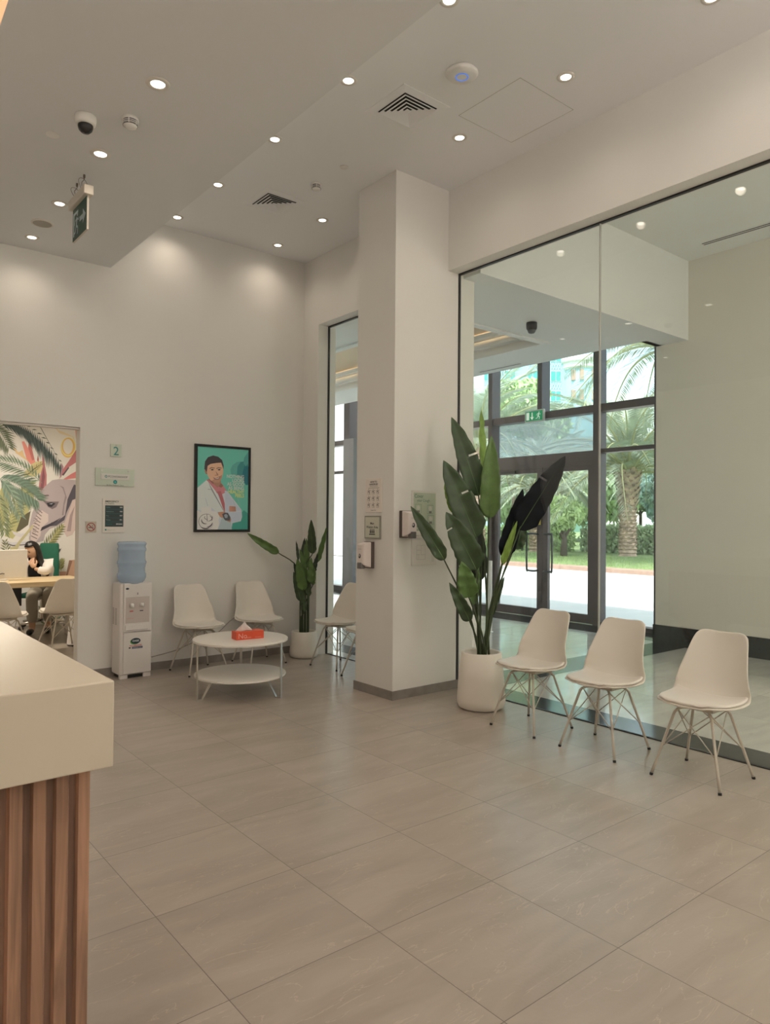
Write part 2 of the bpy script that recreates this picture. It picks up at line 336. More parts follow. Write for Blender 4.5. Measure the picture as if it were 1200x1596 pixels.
struct(b, 'window_6')
film = glass('frosted_film', (.66, .72, .74), 1.0, .05)
_n = film.node_tree; _o = _n.nodes['Material Output']; _src = _o.inputs[0].links[0].from_socket; _tl = _n.nodes.new('ShaderNodeBsdfTranslucent'); _tl.inputs[0].default_value = (.62, .68, .72, 1)
_mx = _n.nodes.new('ShaderNodeMixShader'); _mx.inputs[0].default_value = .22; _n.links.new(_src, _mx.inputs[1]); _n.links.new(_tl.outputs[0], _mx.inputs[2]); _n.links.new(_mx.outputs[0], _o.inputs[0])
struct(MB().box(XE-.004, XE+.004, 6.21, 8.19, 2.56, 3.12, film), 'window_7')
def door_leaf(name, y0, y1, hinge_high):
    o = MB().box(9.0, 9.06, y0, y0+.10, .01, 2.36, bronze).box(9.0, 9.06, y1-.10, y1, .01, 2.36, bronze).box(9.0, 9.06, y0+.1, y1-.1, .01, .14, bronze).box(9.0, 9.06, y0+.1, y1-.1, 2.28, 2.36, bronze)
    o = struct(o, name)
    MB().box(9.025, 9.035, y0+.1, y1-.1, .14, 2.28, entry_glass).build('pane', o)
    return o
d1 = door_leaf('door_1', 6.22, 7.155, False); d2 = door_leaf('door_2', 7.165, 8.18, True)
hm = mat('handle_steel', (.10, .11, .12), .3, metal=.8)
def pull(y, yy, par):
    P = [(8.99, y, 1.32), (8.93, y, 1.32), (8.93, y+yy*.0, 1.32)]
    pts = catmull([(8.995, y, 1.31), (8.95, y, 1.315), (8.935, y+yy*.03, 1.32), (8.93, y+yy*.14, 1.315), (8.93, y+yy*.17, 1.28), (8.93, y+yy*.17, .78), (8.93, y+yy*.14, .74), (8.935, y+yy*.03, .735), (8.95, y, .74), (8.995, y, .745)], 4)
    MB().tube(pts, .015, hm, 10).build('handle', par, smooth=True)
pull(7.09, -1, d1); pull(7.24, 1, d2)
MB().box(8.985, 9.0, 7.19, 7.235, 1.46, 1.66, mat('yellow_sticker', (.62, .5, .12), .5)).build('sticker', d2, label='yellow notice sticker')
MB().box(8.97, 9.0, 7.7, 8.0, 2.29, 2.33, black).build('door_closer', d2)
tag(MB().box(7.27, 7.31, 6.66, 6.71, 0, .97, white_pl).lathe([(.05, 0), (.05, .008), (.03, .012)], white_pl, 24, (7.29, 6.685, 0)).build('stanchion_post', bevel=.004),
    'slim white post standing in the lobby behind the tall potted plant', 'post')

green = mat('sign_green', (.0, .22, .09), .4, emit=(.0, .30, .12), es=.35)
dkgreen = mat('sign_dark_green', (.004, .07, .045), .4)
sign_white = mat('sign_white', (.8, .85, .8), .4, emit=(.8, .9, .8), es=.25)
def run_man(b, o, ax, s, m):
    # running figure drawn with bars, o = origin, ax = function (u,v)->point
    def bar(p, q, wd):
        p = Vector(p); q = Vector(q); d = (q-p).normalized(); n_ = Vector((-d.y, d.x))*wd/2
        b.poly([ax(*(p+n_)), ax(*(p-n_)), ax(*(q-n_)), ax(*(q+n_))], m)
    H = [(.1+.07*math.cos(a), .88+.07*math.sin(a)) for a in [2*PI*i/12 for i in range(12)]]
    b.poly([ax(*(Vector(h)*s+Vector(o))) for h in H], m)
    for p, q, wd in (((.05, .78), (-.05, .42), .15), ((.03, .76), (.24, .62), .06), ((.24, .62), (.33, .72), .05), ((0, .74), (-.22, .68), .06), ((-.22, .68), (-.3, .52), .05), ((-.05, .44), (.17, .34), .09), ((.17, .34), (.12, .06), .08), ((-.06, .44), (-.18, .2), .09), ((-.18, .2), (-.42, .16), .07)):
        bar(Vector(p)*s+Vector(o), Vector(q)*s+Vector(o), wd*s)
t = thing('exit_sign', 'green running-man exit sign with down arrow, on the frame above the glass doors', 'sign', (8.93, 7.27, 3.08))
MB().box(-.01, .03, -.19, .19, 0, .19, mat('sign_housing', (.6, .62, .58), .4)).build('housing', t, bevel=.008)
b = MB().box(-.014, -.0095, -.165, .165, .02, .17, green)
ax = lambda u, v: Vector((-.0155, -u, v))
b.poly([ax(-.15, .035), ax(-.09, .035), ax(-.09, .155), ax(-.15, .155)], sign_white)
b.poly([ax(-.045, .06), ax(-.045, .15), ax(-.025, .15), ax(-.025, .06)], sign_white).poly([ax(-.075, .085), ax(-.035, .032), ax(.005, .085), ax(-.02, .075), ax(-.05, .075)], sign_white)
run_man(b, (.09, .028), ax, .13, sign_white); b.build('sign_face', t)
t = thing('security_camera', 'black dome camera on the low lobby ceiling behind the glass', 'camera', (6.27, 5.15, ZL))
MB().lathe([(.06, 0), (.06, -.06), (.055, -.075), (.05, -.08)], black, 24).build('housing', t, smooth=True)
MB().lathe([(.045, -.08), (.043, -.1), (.03, -.115), (.0, -.122)], mat('dome_dark', (.12, .12, .13), .1), 24, cap1=False).build('dome', t, smooth=True)

# ------------------------------------------------------------------ ceiling fittings
trim_w = mat('light_trim', (.72, .68, .62), .4)
glow = mat('light_diffuser', (.9, .88, .8), .4, emit=(1, .93, .80), es=7)
def downlight(x, y, z, label, group=None, R=.052):
    t = thing('downlight', label, 'ceiling light', (x, y, z), 0, group)
    MB().lathe([(R*.66, -.001), (R*.70, -.006), (R*1.12, -.004), (R*1.14, 0)], trim_w, 24, cap0=False, cap1=False).build('trim_ring', t, smooth=True)
    MB().lathe([(R*.66, -.002), (R*.64, -.0035)], glow, 24).build('diffuser', t)
    ld = bpy.data.lights.new('lamp', 'SPOT'); ld.energy = LAMP_W; ld.color = LAMP_COL; ld.spot_size = math.radians(150); ld.spot_blend = 1.0; ld.shadow_soft_size = .04
    lo = bpy.data.objects.new('lamp', ld); C.objects.link(lo); lo.parent = t; lo.location = (0, 0, -.02)
    return t
lowlab = ['nearest, large in the upper left', 'second from the camera, beyond the smoke detector', 'third, just left of the hanging exit sign', 'farthest, next to the opening']
k = 0
for y in (3.865, 4.853, 5.824, 6.676):
    downlight(1.495, y, HL, 'round recessed downlight in the low ceiling, '+lowlab[k], R=.058 if k < 2 else .052); k += 1
midlab = ['at the top edge of the picture', 'second of the row along the ceiling step', 'third of the row along the ceiling step', 'fourth of the row along the ceiling step', 'last of the row, by the back wall']
for k, y in enumerate((2.92, 3.89, 4.86, 5.845, 6.735)):
    downlight(2.815, y, HH, 'recessed downlight in the high ceiling, '+midlab[k])
rlab = ['cut by the top edge at the upper right', 'brightest, between the round ceiling disc and the bulkhead', 'in front of the column, right of the vent', 'beyond the column, by the farther vent', 'nearest the back wall, above the framed poster']
for k, (x, y) in enumerate(((3.94, 1.96), (3.905, 2.93), (3.90, 3.92), (3.945, 5.87), (3.94, 6.717))):
    downlight(x, y, HH, 'downlight near the glass side, '+rlab[k])
for x, y, z in [(2.815, 1.95, HH), (2.815, .97, HH), (2.815, 0, HH), (3.94, 1.0, HH), (3.94, 0, HH), (1.495, 2.88, HL), (1.495, 1.9, HL), (1.495, .92, HL), (-.5, 3.5, HL), (-.5, 5.5, HL), (-.5, 1.5, HL), (1, -1.2, HL), (3.2, -1.2, HH)]:  # unseen downlights, added to even out the brightness
    downlight(x, y, z, 'added recessed fill downlight outside the picture', 'added fill downlights outside the picture')

def vent(x0, x1, y0, y1, label):
    cx, cy, h = (x0+x1)/2, (y0+y1)/2, (x1-x0)/2
    t = thing('ceiling_vent', label, 'air vent', (cx, cy, HH))
    def ring(a, bb, z0, z1, z2, mm):    # sloped square ring: outer a at z0, inner bb at z1
        A = [(-a, -a, z0), (a, -a, z0), (a, a, z0), (-a, a, z0)]; B = [(-bb, -bb, z1), (bb, -bb, z1), (bb, bb, z1), (-bb, bb, z1)]
        return MB().add(A+B, [(i, (i+1) % 4, 4+(i+1) % 4, 4+i) for i in range(4)], mm)
    MB().box(-h+.02, h-.02, -h+.02, h-.02, -.0012, -.0006, slot_d).build('backing', t)
    ring(h, h-.065, -.001, -.006, 0, ceil_m).build('frame', t, solid=.002)
    a = h-.07
    while a > .03:
        ring(a, a-.026, -.016, -.003, 0, ceil_m).build('louvre', t, solid=.0025); a -= .032
    MB().box(-a, a, -a, a, -.016, -.012, ceil_m).build('centre_plate', t)
vent(3.125, 3.56, 3.68, 4.105, 'square four-way ceiling air vent nearest the camera, beside the round disc')
vent(3.165, 3.60, 5.62, 6.06, 'square four-way ceiling air vent farther away, left of the column')
t = thing('wireless_access_point', 'round white ceiling disc with a glowing blue ring', 'access point', (3.34, 3.34, HH))
MB().lathe([(.105, 0), (.108, -.012), (.095, -.025), (.05, -.032), (0, -.033)], white_pl, 40, cap1=False).build('body', t, smooth=True)
MB().lathe([(.043, -.0325), (.042, -.0345), (.037, -.0345), (.036, -.0325)], mat('blue_ring', (.05, .2, .8), .4, emit=(.05, .25, 1), es=.45), 40, cap0=False, cap1=False).build('indicator_ring', t, label='blue glowing ring')
def smoke(x, y, z, label, s=1.0):
    t = thing('smoke_detector', label, 'smoke detector', (x, y, z))
    MB().lathe([(.05*s, 0), (.052*s, -.012*s), (.05*s, -.016*s)], white_pl, 32).build('base', t, smooth=True)
    MB().lathe([(.043*s, -.016*s), (.043*s, -.045*s)], slot_d, 32).build('chamber', t)
    for q in range(2):
        z1 = -(.022+.010*q)*s; MB().lathe([(.044*s, z1), (.048*s, z1-.002*s), (.047*s, z1-.0055*s), (.044*s, z1-.0055*s)], white_pl, 32, cap0=False, cap1=False).build('vent_ring', t)
    b = MB()
    for a in range(6): an = a*PI/3; b.tube([(.046*s*math.cos(an), .046*s*math.sin(an), -.016*s), (.044*s*math.cos(an), .044*s*math.sin(an), -.044*s)], .003*s, white_pl, 6)
    b.lathe([(.044*s, -.040*s), (.038*s, -.05*s), (.02*s, -.056*s), (0, -.057*s)], white_pl, 32, cap1=False); b.build('cap', t, smooth=True)
smoke(1.50, 4.31, HL, 'white smoke detector on the low ceiling, next to the dome camera')
smoke(3.479, 5.277, HH, 'white smoke detector on the high ceiling, between vent and column', .95)
def sensor(x, y, z, label, r=.035, h=.006): tag(MB().lathe([(r, 0), (r, -h*.7), (r*.92, -h), (0, -h-.0005)], white_pl, 28, (0, 0, 0), cap1=False).build('sprinkler_cover', smooth=True, loc=(0, 0, 0)), label, 'sprinkler cover').location = (x, y, z)
sensor(3.484, 4.868, HH, 'small round white cap on the high ceiling above the column')
sensor(1.187, 4.807, HL, 'small flat round cap on the low ceiling, left of the dome camera', .04, .004)
t = thing('ceiling_speaker', 'round flush grille speaker on the low ceiling, left of the exit sign', 'speaker', (1.489, 6.307, HL))
MB().lathe([(.085, 0), (.085, -.004), (.075, -.006)], trim_w, 36).build('rim', t)
MB().lathe([(.072, -.006), (.07, -.0075), (0, -.008)], mat('grille', (.45, .42, .37), .7, bump=.6, bscale=400), 36, cap1=False).build('grille', t)
t = thing('security_camera', 'white dome camera with dark lens on the low ceiling, upper left', 'camera', (1.285, 4.46, HL))
MB().lathe([(.06, 0), (.062, -.02), (.058, -.045), (.05, -.055)], white_pl, 36).build('housing', t, smooth=True)
b = MB().lathe([(.044, -.05), (.044, -.065), (.038, -.085), (.022, -.1), (0, -.105)], mat('smoked_dome', (.02, .018, .02), .08), 36, cap1=False); b.build('dome', t, smooth=True, label='dark smoked dome')

# hanging exit sign with cable loops
t = thing('exit_sign', 'hanging green exit sign with right arrow, on looped cables from the low ceiling', 'sign', (1.5, 5.29, 3.50))
MB().box(-.035, .03, -.19, .19, .235, .30, mat('sign_bar', (.68, .62, .54), .4)).build('housing', t, bevel=.006)
MB().box(-.006, .006, -.165, .165, 0, .24, mat('sign_edge', (.6, .55, .48), .4)).build('panel', t)
b = MB().box(-.0085, -.006, -.162, .162, .003, .232, dkgreen)
ax = lambda u, v: Vector((-.0095, -u, v))
lw = mat('sign_pale_blue', (.50, .62, .66), .4)
b.poly([ax(.04, .06), ax(.04, .17), ax(.07, .17), ax(.07, .06)][::-1], lw) if False else None
b.poly([ax(.005, .10), ax(.08, .10), ax(.08, .065), ax(.145, .117), ax(.08, .17), ax(.08, .135), ax(.005, .135)], lw)
b.poly([ax(-.145, .03), ax(-.12, .03), ax(-.12, .2), ax(-.145, .2)], lw); b.poly([ax(-.12, .18), ax(-.03, .18), ax(-.03, .2), ax(-.12, .2)], lw)
run_man(b, (-.065, .02), ax, .17, lw); b.build('sign_face', t)
cable = mat('steel_cable', (.22, .18, .14), .4, metal=.5)
for yy, ph in ((-.07, 0), (.10, 2)):
    P = [(0, yy, .30)]
    for k in range(12): a = -PI/2+k*2*PI/9; P.append((.02*math.sin(k), yy+.045+(.05+.001*k)*math.cos(a+PI+ph*.2), .355+.045*math.sin(a)))
    P.append((0, yy, .38)); P.append((0, yy, .413))
    MB().tube(catmull(P, 4), .0018, cable, 6).lathe([(.008, .413), (.008, .395), (.003, .385)], cable, 10, (0, yy, 0)).build('cable', t)

# ------------------------------------------------------------------ chairs
def make_chair():
    t = thing('shell_chair', '', 'chair')
    prof = [(-.235, .448), (-.20, .456), (-.11, .446), (0, .438), (.09, .438), (.15, .458), (.19, .51), (.213, .59), (.235, .69), (.255, .78), (.265, .835)]
    wid = [.10, .175, .222, .238, .240, .236, .226, .210, .190, .172, .158]
    cz = [0, .004, .010, .016, .026, .040, .030, .012, .0, .0, .0]
    cy = [0, 0, 0, 0, -.005, -.04, -.085, -.095, -.07, -.04, -.022]
    def srf(s0, s1, n, ws, dz, edge=True):
        rows = []
        P = [Vector((0, a, bb)) for a, bb in prof]; N = len(prof)-1
        for i in range(n+1):
            s = s0+(s1-s0)*i/n; k = min(int(s), N-1); fr = s-k
            Q = [P[max(k-1, 0)], P[k], P[k+1], P[min(k+2, N)]]
            def cr(a, bb, c, d): return .5*((2*bb)+(c-a)*fr+(2*a-5*bb+4*c-d)*fr*fr+(3*bb-a-3*c+d)*fr**3)
            c = cr(*Q); g = lambda A: A[k]*(1-fr)+A[k+1]*fr
            w_ = g(wid)*ws; row = []
            for j in range(17):
                u = -1+j/8; au = abs(u)
                z = c.z+g(cz)*au**2.4+dz; y = c.y+g(cy)*au**2.2
                if s < 1.0: y += (1-s)*.028*au**2
                if edge and s > N-1: z += (s-N+1)*(.018*au**2-.040*au**7)
                row.append(Vector((u*w_, y, z)))
            rows.append(row)
        return rows
    MB().grid(srf(0, 10, 30, 1, 0), chair_m).build('seat_shell', t, smooth=True, solid=.011, sub=1)
    MB().grid(srf(.12, 4.7, 14, .93, .014, False), cush_m).build('seat_cushion', t, smooth=True, solid=.02, sub=1)
    MB().box(-.11, .11, -.09, .09, .408, .43, leg_m).build('mount_plate', t, bevel=.004)
    for sx in (-1, 1):
        for sy in (-1, 1):
            pts = catmull([(.045*sx, .045*sy, .408), (.085*sx, .085*sy, .405), (.108*sx, .108*sy, .385), (.122*sx, .122*sy, .34), (.205*sx, .205*sy, .012)], 5)
            l = MB().tube(pts, .0085, leg_m, 10).build('leg', t, smooth=True)
            MB().tube([(.2045*sx, .2045*sy, .014), (.207*sx, .207*sy, 0)], .0105, black, 10).build('foot_cap', l, smooth=True)
    b = MB(); q = .163; p = .1
    for (ax_, ay_), (bx_, by_) in (((1, 1), (1, -1)), ((1, -1), (-1, -1)), ((-1, -1), (-1, 1)), ((-1, 1), (1, 1))):
        b.tube([(ax_*q, ay_*q, .175), (bx_*p, by_*p, .398)], .0035, leg_m, 6); b.tube([(bx_*q, by_*q, .175), (ax_*p, ay_*p, .398)], .0035, leg_m, 6)
    b.build('wire_brace', t, smooth=True)
    return t
ch = make_chair()
ch.location = (4.155, 2.115, 0); ch.rotation_euler = (0, 0, -PI/2); ch['label'] = 'white shell chair by the glass wall, rightmost and nearest the camera'; ch['group'] = 'white shell chairs in the waiting area'
W = 'white shell chairs in the waiting area'
dup(ch, (4.165, 2.79, 0), -PI/2+.02, 'white shell chair by the glass wall, middle of the row of three', W)
dup(ch, (4.17, 3.41, 0), -PI/2-.03, 'white shell chair by the glass wall, next to the tall potted plant', W)
dup(ch, (3.07, 6.68, 0), .05, 'white shell chair at the back wall, next to the water dispenser', W)
dup(ch, (3.76, 6.715, 0), -.02, 'white shell chair at the back wall, behind the tissue box under the poster', W)
dup(ch, (4.33, 6.07, 0), -PI/2+.1, 'white shell chair behind the column, beside the small potted plant', W)
dup(ch, (4.27, 5.44, 0), -PI/2, 'white shell chair almost hidden behind the column, only its front showing', W)
CR_ = 'white shell chairs in the consulting room'
dup(ch, (2.30, 8.62, 0), PI+.12, 'white shell chair seen from behind in the consulting room, right one by the opening', CR_)
dup(ch, (1.68, 8.53, 0), PI-.6, 'white shell chair seen from behind in the consulting room, at the left picture edge', CR_)

# ------------------------------------------------------------------ coffee table, tissue box
tcx, tcy = 2.955, 5.60
white_lac = mat('white_lacquer', (.80, .76, .70), .3)
t = thing('coffee_table', 'round white two-tier coffee table on thin steel legs', 'table', (tcx, tcy, 0))
MB().lathe([(.395, .462), (.403, .464), (.405, .472), (.403, .480), (.395, .482)], white_lac, 72).build('table_top', t, smooth=True).data.set_sharp_from_angle(angle=.6)
MB().lathe([(.38, .165), (.388, .167), (.39, .175), (.388, .181), (.38, .183)], white_lac, 72).build('lower_shelf', t, smooth=True).data.set_sharp_from_angle(angle=.6)
for vx, vy in ((2.553-tcx, 5.599-tcy), (3.162-tcx, 5.243-tcy), (3.15-tcx, 5.96-tcy)):
    an = math.atan2(vy, vx); R = .398
    def pp(r, z): return Vector((r*math.cos(an), r*math.sin(an), z))
    tn = Vector((-math.sin(an), math.cos(an), 0))
    path = [(R, .462), (R, .004), (R-.045, .004), (R-.15, .164)]
    b = MB(); rows = []
    nrm = [(0, 1), (0, 1)]
    for wd in (0,):
        th = .004
        out = [pp(R+th, .462), pp(R+th, 0), pp(R-.047, 0), pp(R-.153, .166)]
        inn = [pp(R-th, .462), pp(R-th, .008), pp(R-.043, .008), pp(R-.141, .166)]
        for i in range(3):
            v = [out[i]+tn*.011, out[i]-tn*.011, out[i+1]-tn*.011, out[i+1]+tn*.011, inn[i]+tn*.011, inn[i]-tn*.011, inn[i+1]-tn*.011, inn[i+1]+tn*.011]
            b.add(v, [(0, 1, 2, 3), (7, 6, 5, 4), (0, 4, 5, 1), (2, 6, 7, 3), (1, 5, 6, 2), (0, 3, 7, 4)], chrome)
    b.build('leg', t)
t = thing('tissue_box', 'orange-red tissue box on the round coffee table', 'tissue box', (2.985, 5.53, .482), -.10)
red = mat('tissue_red', (.72, .085, .03), .45)
MB().box(-.125, .125, -.055, .055, 0, .068, red).build('box', t, bevel=.002)
b = MB().poly([(-.06, -.012, .0685), (.06, -.012, .0685), (.075, 0, .0685), (.06, .012, .0685), (-.06, .012, .0685), (-.075, 0, .0685)], mat('tissue_slot', (.4, .05, .03), .6)); b.build('opening', t)
pinkw = mat('box_script', (.80, .45, .38), .5)
text('No', (-.11, -.0556, .012), .062, '-y', pinkw, t); text('tissues', (-.045, -.0556, .012), .02, '-y', pinkw, t); text('facial tissues', (.045, -.0556, .012), .011, '-y', pinkw, t)
b = MB(); rows = []
for i in range(9):
    v = i/8; row = []
    for j in range(13):
        u = -1+j/6; row.append(Vector((-.035+u*(.07*(1-v)**.8+.006)+.0*v, .010*math.sin(u*5+v*3)*(1-.5*v)+(.014*v*math.sin(u*2)), .066+.082*v*(1-.08*u*u)-.01*v*math.cos(u*6)*.5)))
    rows.append(row)
b.grid(rows, mat('tissue', (.84, .80, .77), .9)).build('tissue', t, smooth=True, solid=.0015, label='white tissue pulled up from the slot')

# ------------------------------------------------------------------ pots and plants
def pot(x, y, prof, label):
    t = thing('plant_pot', label, 'plant pot', (x, y, 0))
    MB().lathe(prof, mat('pot_cream', (.80, .75, .67), .55), 56, cap1=True).build('pot', t, smooth=True)
    return t
def pot_prof(s, h, rt, rb):
    return [(rb*.80, 0), (rb*.92, .012*s), (rb*.99, .045*s), (rb, .075*s), (rb*.985, .11*s), (rt+(rb-rt)*.60, h*.55), (rt, h-.006), (rt-.005, h), (rt-.02, h), (rt-.025, h-.01), (rt-.03, h-.06)]
def leaf(base, tip, wd, face, bend, mm, par, fold=.25, split=None, n=46):
    """a broad blade from base to tip; face = direction its flat side looks to"""
    base = Vector(base); tip = Vector(tip); ax = tip-base; Lg = ax.length; d = ax.normalized(); side = d.cross(face).normalized(); nr = side.cross(d).normalized()
    b = MB(); rows = []
    for i in range(n+1):
        s = i/n; c = base+ax*s+nr*bend*Lg*(4*s*(1-s))
        ww = wd/2*(min(1, (s/.13)**.5) if s < .13 else 1)*(1-max(0, (s-.25)/.75)**2.1)**.8
        ww = max(ww, .0012); rip = 1
        row = []
        for j in range(9):
            u = -1+j/4; au = abs(u)
            row.append(c+side*ww*u*(1+.03*math.sin(s*40+j))+nr*(fold*ww*au+.006*math.sin(s*23+u*2)*au))
        rows.append(row)
    nn = 9; vv = [p for r in rows for p in r]; ff = []
    for i in range(n):
        for j in range(nn-1):
            if split and any(i == a and ((j < 3) if sgn < 0 else (j > 4)) for a, sgn in split): continue
            ff.append((i*nn+j, i*nn+j+1, (i+1)*nn+j+1, (i+1)*nn+j))
    b.add(vv, ff, mm)
    o = b.build('leaf', par, smooth=True, solid=.0012)
    m2 = MB(); m2.tube([r[4]-nr*.001 for r in rows[:-1]], [.0045*(1-.8*i/n) for i in range(n)], MATS['leaf_mid'] if mm is not leaf_l else leaf_l, 5).build('midrib', o, smooth=True)
    return o
def plant(px, py, h, D, leaves, label, bottoms, pxm):
    t = thing('potted_plant', label, 'plant', (px, py, h))
    off = Vector((px, py, h)); random.seed(int(px*100))
    for k, (tx, ty, bx, by, wpx, mm, dz, tilt, bend, spl) in enumerate(leaves):
        tip = at_d(tx, ty, D+dz+random.uniform(-.05, .05))-off; base = at_d(bx, by, D+dz*.5)-off
        wd = wpx*D/F_PX
        fc = (-f0+CR*tilt).normalized()
        leaf(base, tip, wd, fc, bend, mm, t, split=spl)
        bb = at_d(*bottoms[k % len(bottoms)], D)-off; bb = Vector((bb.x, bb.y, 0)); an = k*2.4; bb = bb*.9+Vector((math.cos(an), math.sin(an), 0))*pxm; bb.z = -.05
        md = (bb+base)*.5; md.x = bb.x*.65+base.x*.35; md.y = bb.y*.65+base.y*.35
        if pxm < .03: md = Vector((bb.x*.88+base.x*.12, bb.y*.88+base.y*.12, base.z*.74))
        P = catmull([bb, md, base, base+(tip-base)*.06], 6)
        MB().tube(P, [.0095-.006*i/len(P) if pxm > .03 else (.0085-.005*i/len(P)) for i in range(len(P))], stem_m, 7).build('stem', t, smooth=True)
    return t
potbig = (4.28, 4.015)
P1 = pot(*potbig, pot_prof(1, .45, .163, .196), 'large white planter of the tall plant, between column and chairs')
b = MB().lathe([(.134, .40), (.12, .405), (0, .408)], mat('soil', (.10, .085, .07), .95, bump=.8, bscale=60), 30, cap0=False, cap1=False); b.build('soil', P1)
BL = [
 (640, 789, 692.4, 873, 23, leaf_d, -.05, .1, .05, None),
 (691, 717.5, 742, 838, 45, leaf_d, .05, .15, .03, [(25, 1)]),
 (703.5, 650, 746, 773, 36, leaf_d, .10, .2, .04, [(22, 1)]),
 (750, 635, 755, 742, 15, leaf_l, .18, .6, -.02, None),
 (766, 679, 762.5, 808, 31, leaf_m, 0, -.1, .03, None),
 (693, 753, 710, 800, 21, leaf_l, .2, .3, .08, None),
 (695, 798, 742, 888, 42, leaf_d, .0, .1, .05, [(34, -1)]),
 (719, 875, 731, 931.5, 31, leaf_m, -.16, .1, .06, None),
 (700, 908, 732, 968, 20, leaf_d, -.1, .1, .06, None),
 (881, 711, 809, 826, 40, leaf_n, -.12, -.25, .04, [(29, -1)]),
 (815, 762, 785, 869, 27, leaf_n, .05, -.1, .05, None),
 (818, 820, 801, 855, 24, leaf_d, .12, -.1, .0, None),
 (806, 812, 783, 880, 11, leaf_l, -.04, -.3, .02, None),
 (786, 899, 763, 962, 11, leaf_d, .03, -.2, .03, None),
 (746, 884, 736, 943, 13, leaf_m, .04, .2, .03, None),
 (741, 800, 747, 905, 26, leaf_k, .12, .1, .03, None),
]
plant(*potbig, .405, 5.86, BL, 'tall broad-leaved plant in the large white planter before the glass', [(744, 1018), (752, 1018), (758, 1018), (748, 1018), (762, 1018)], .035)
potsm = (4.30, 6.685)
P2 = pot(*potsm, pot_prof(.8, .285, .138, .158), 'small round white planter in the corner by the back wall')
b = MB().lathe([(.108, .25), (.09, .255), (0, .257)], MATS['soil'], 30, cap0=False, cap1=False); b.build('soil', P2)
SL = [
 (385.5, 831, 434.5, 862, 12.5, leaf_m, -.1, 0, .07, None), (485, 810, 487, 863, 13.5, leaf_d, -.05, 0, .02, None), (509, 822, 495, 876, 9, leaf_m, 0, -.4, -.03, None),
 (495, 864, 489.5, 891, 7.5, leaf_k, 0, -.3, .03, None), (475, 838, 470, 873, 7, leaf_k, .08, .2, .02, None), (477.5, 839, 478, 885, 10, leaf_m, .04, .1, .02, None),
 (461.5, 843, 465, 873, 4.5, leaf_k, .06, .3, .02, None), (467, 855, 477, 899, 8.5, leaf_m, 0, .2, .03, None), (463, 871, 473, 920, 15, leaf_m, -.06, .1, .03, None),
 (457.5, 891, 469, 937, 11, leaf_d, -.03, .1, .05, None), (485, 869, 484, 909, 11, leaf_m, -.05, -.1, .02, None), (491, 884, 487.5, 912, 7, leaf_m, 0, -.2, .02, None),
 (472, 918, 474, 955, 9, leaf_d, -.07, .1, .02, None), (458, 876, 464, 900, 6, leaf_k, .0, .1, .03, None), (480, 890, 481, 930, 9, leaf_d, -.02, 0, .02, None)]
plant(*potsm, .255, 7.86, SL, 'smaller broad-leaved plant in the corner, one leaf reaching out to the poster', [(469, 986), (473, 986), (477, 986), (481, 986)], .02)

# ------------------------------------------------------------------ water dispenser
dw = mat('dispenser_white', (.78, .74, .72), .35)
t = thing('water_dispenser', 'white free-standing water dispenser with two taps against the back wall', 'water dispenser', (2.46, 6.915-.0, 0))
x0, x1, yf, yb = -.145, .155, -.165, .075
b = MB().box(x0, x1, yf+.012, yb, .03, .895, dw); b.build('body', t, bevel=.018)
MB().box(x0+.02, x1-.02, yf+.03, yb-.02, 0, .035, black).box(x0+.005, x0+.075, yf+.008, yf+.05, 0, .035, dw).box(x1-.075, x1-.005, yf+.008, yf+.05, 0, .035, dw).build('plinth', t)
MB().box(x0+.03, x1-.006, yf-.004, yf+.014, .045, .43, dw).build('door', t, bevel=.005)
o = MB().box(x0+.028, x1-.006, yf-.006, yf+.014, .435, .895, dw).build('front_panel', t, bevel=.006)
MB().box(x0+.045, x1-.028, yf-.0075, yf-.0055, .52, .765, mat('tap_recess', (.56, .50, .47), .5)).build('tap_bay', t)
MB().box(x0+.045, x1-.035, yf-.014, yf-.005, .445, .50, dw).box(x0+.05, x1-.045, yf-.016, yf-.0135, .452, .457, mat('tray_line', (.3, .26, .24), .6)).build('drip_tray', t, bevel=.002)
for k, (sx, cm, nm) in enumerate(((-.045, mat('red_mark', (.7, .05, .04), .5), 'hot'), (.05, ink, 'cold'))):
    tp = MB().lathe([(.017, 0), (.02, .008), (.018, .028), (.012, .034)], white_pl, 20).tube([(0, 0, .016), (0, -.02, .016), (0, -.026, .0)], .008, white_pl, 8).build('tap', t, smooth=True); tp.location = (sx, yf-.02, .672)
    MB().box(sx-.017, sx+.017, yf-.009, yf-.0072, .628, .636, cm).build('tap_label', t)
MB().box(-.012+.02, .018, yf-.008, yf-.0055, .785, .805, mat('sticker_grey', (.25, .23, .22), .5)).build('sticker', t)
logo_n = mat('logo_navy', (.012, .035, .06), .4); logo_g = mat('logo_green', (.08, .35, .05), .4)
def ell(cx, cz, rx, rz, y, m, b, n=28): b.poly([(cx+rx*math.cos(2*PI*i/n), y, cz+rz*math.sin(2*PI*i/n)) for i in range(n)], m)
b = MB(); ell(-.008, .345, .045, .028, yf-.0048, logo_g, b); ell(0, .35, .045, .027, yf-.0052, logo_n, b); ell(-.085+.0, .845, .016, .009, yf-.0068, logo_n, b)
b.box(-.035, .065, yf-.0052, yf-.0045, .277, .296, mat('logo_blue', (.06, .07, .16), .4)).box(-.065, -.048, yf-.0052, yf-.0045, .282, .294, ink)
b.build('logo_badge', t, label='dark oval logo badge')
text('OASIS', (0, yf-.0058, .343), .024, '-y', white_ink, t, align='CENTER', bold=.02)
text('RECOMMENDED', (0, yf-.0052, .302), .0155, '-y', MATS['red_mark'], t, align='CENTER', bold=.02); text('REFRIGERATOR', (.015, yf-.0056, .281), .0125, '-y', white_ink, t, align='CENTER')
text('COLD & HOT', (-.09, yf-.008, .56), .011, '-y', MATS['red_mark'], t)
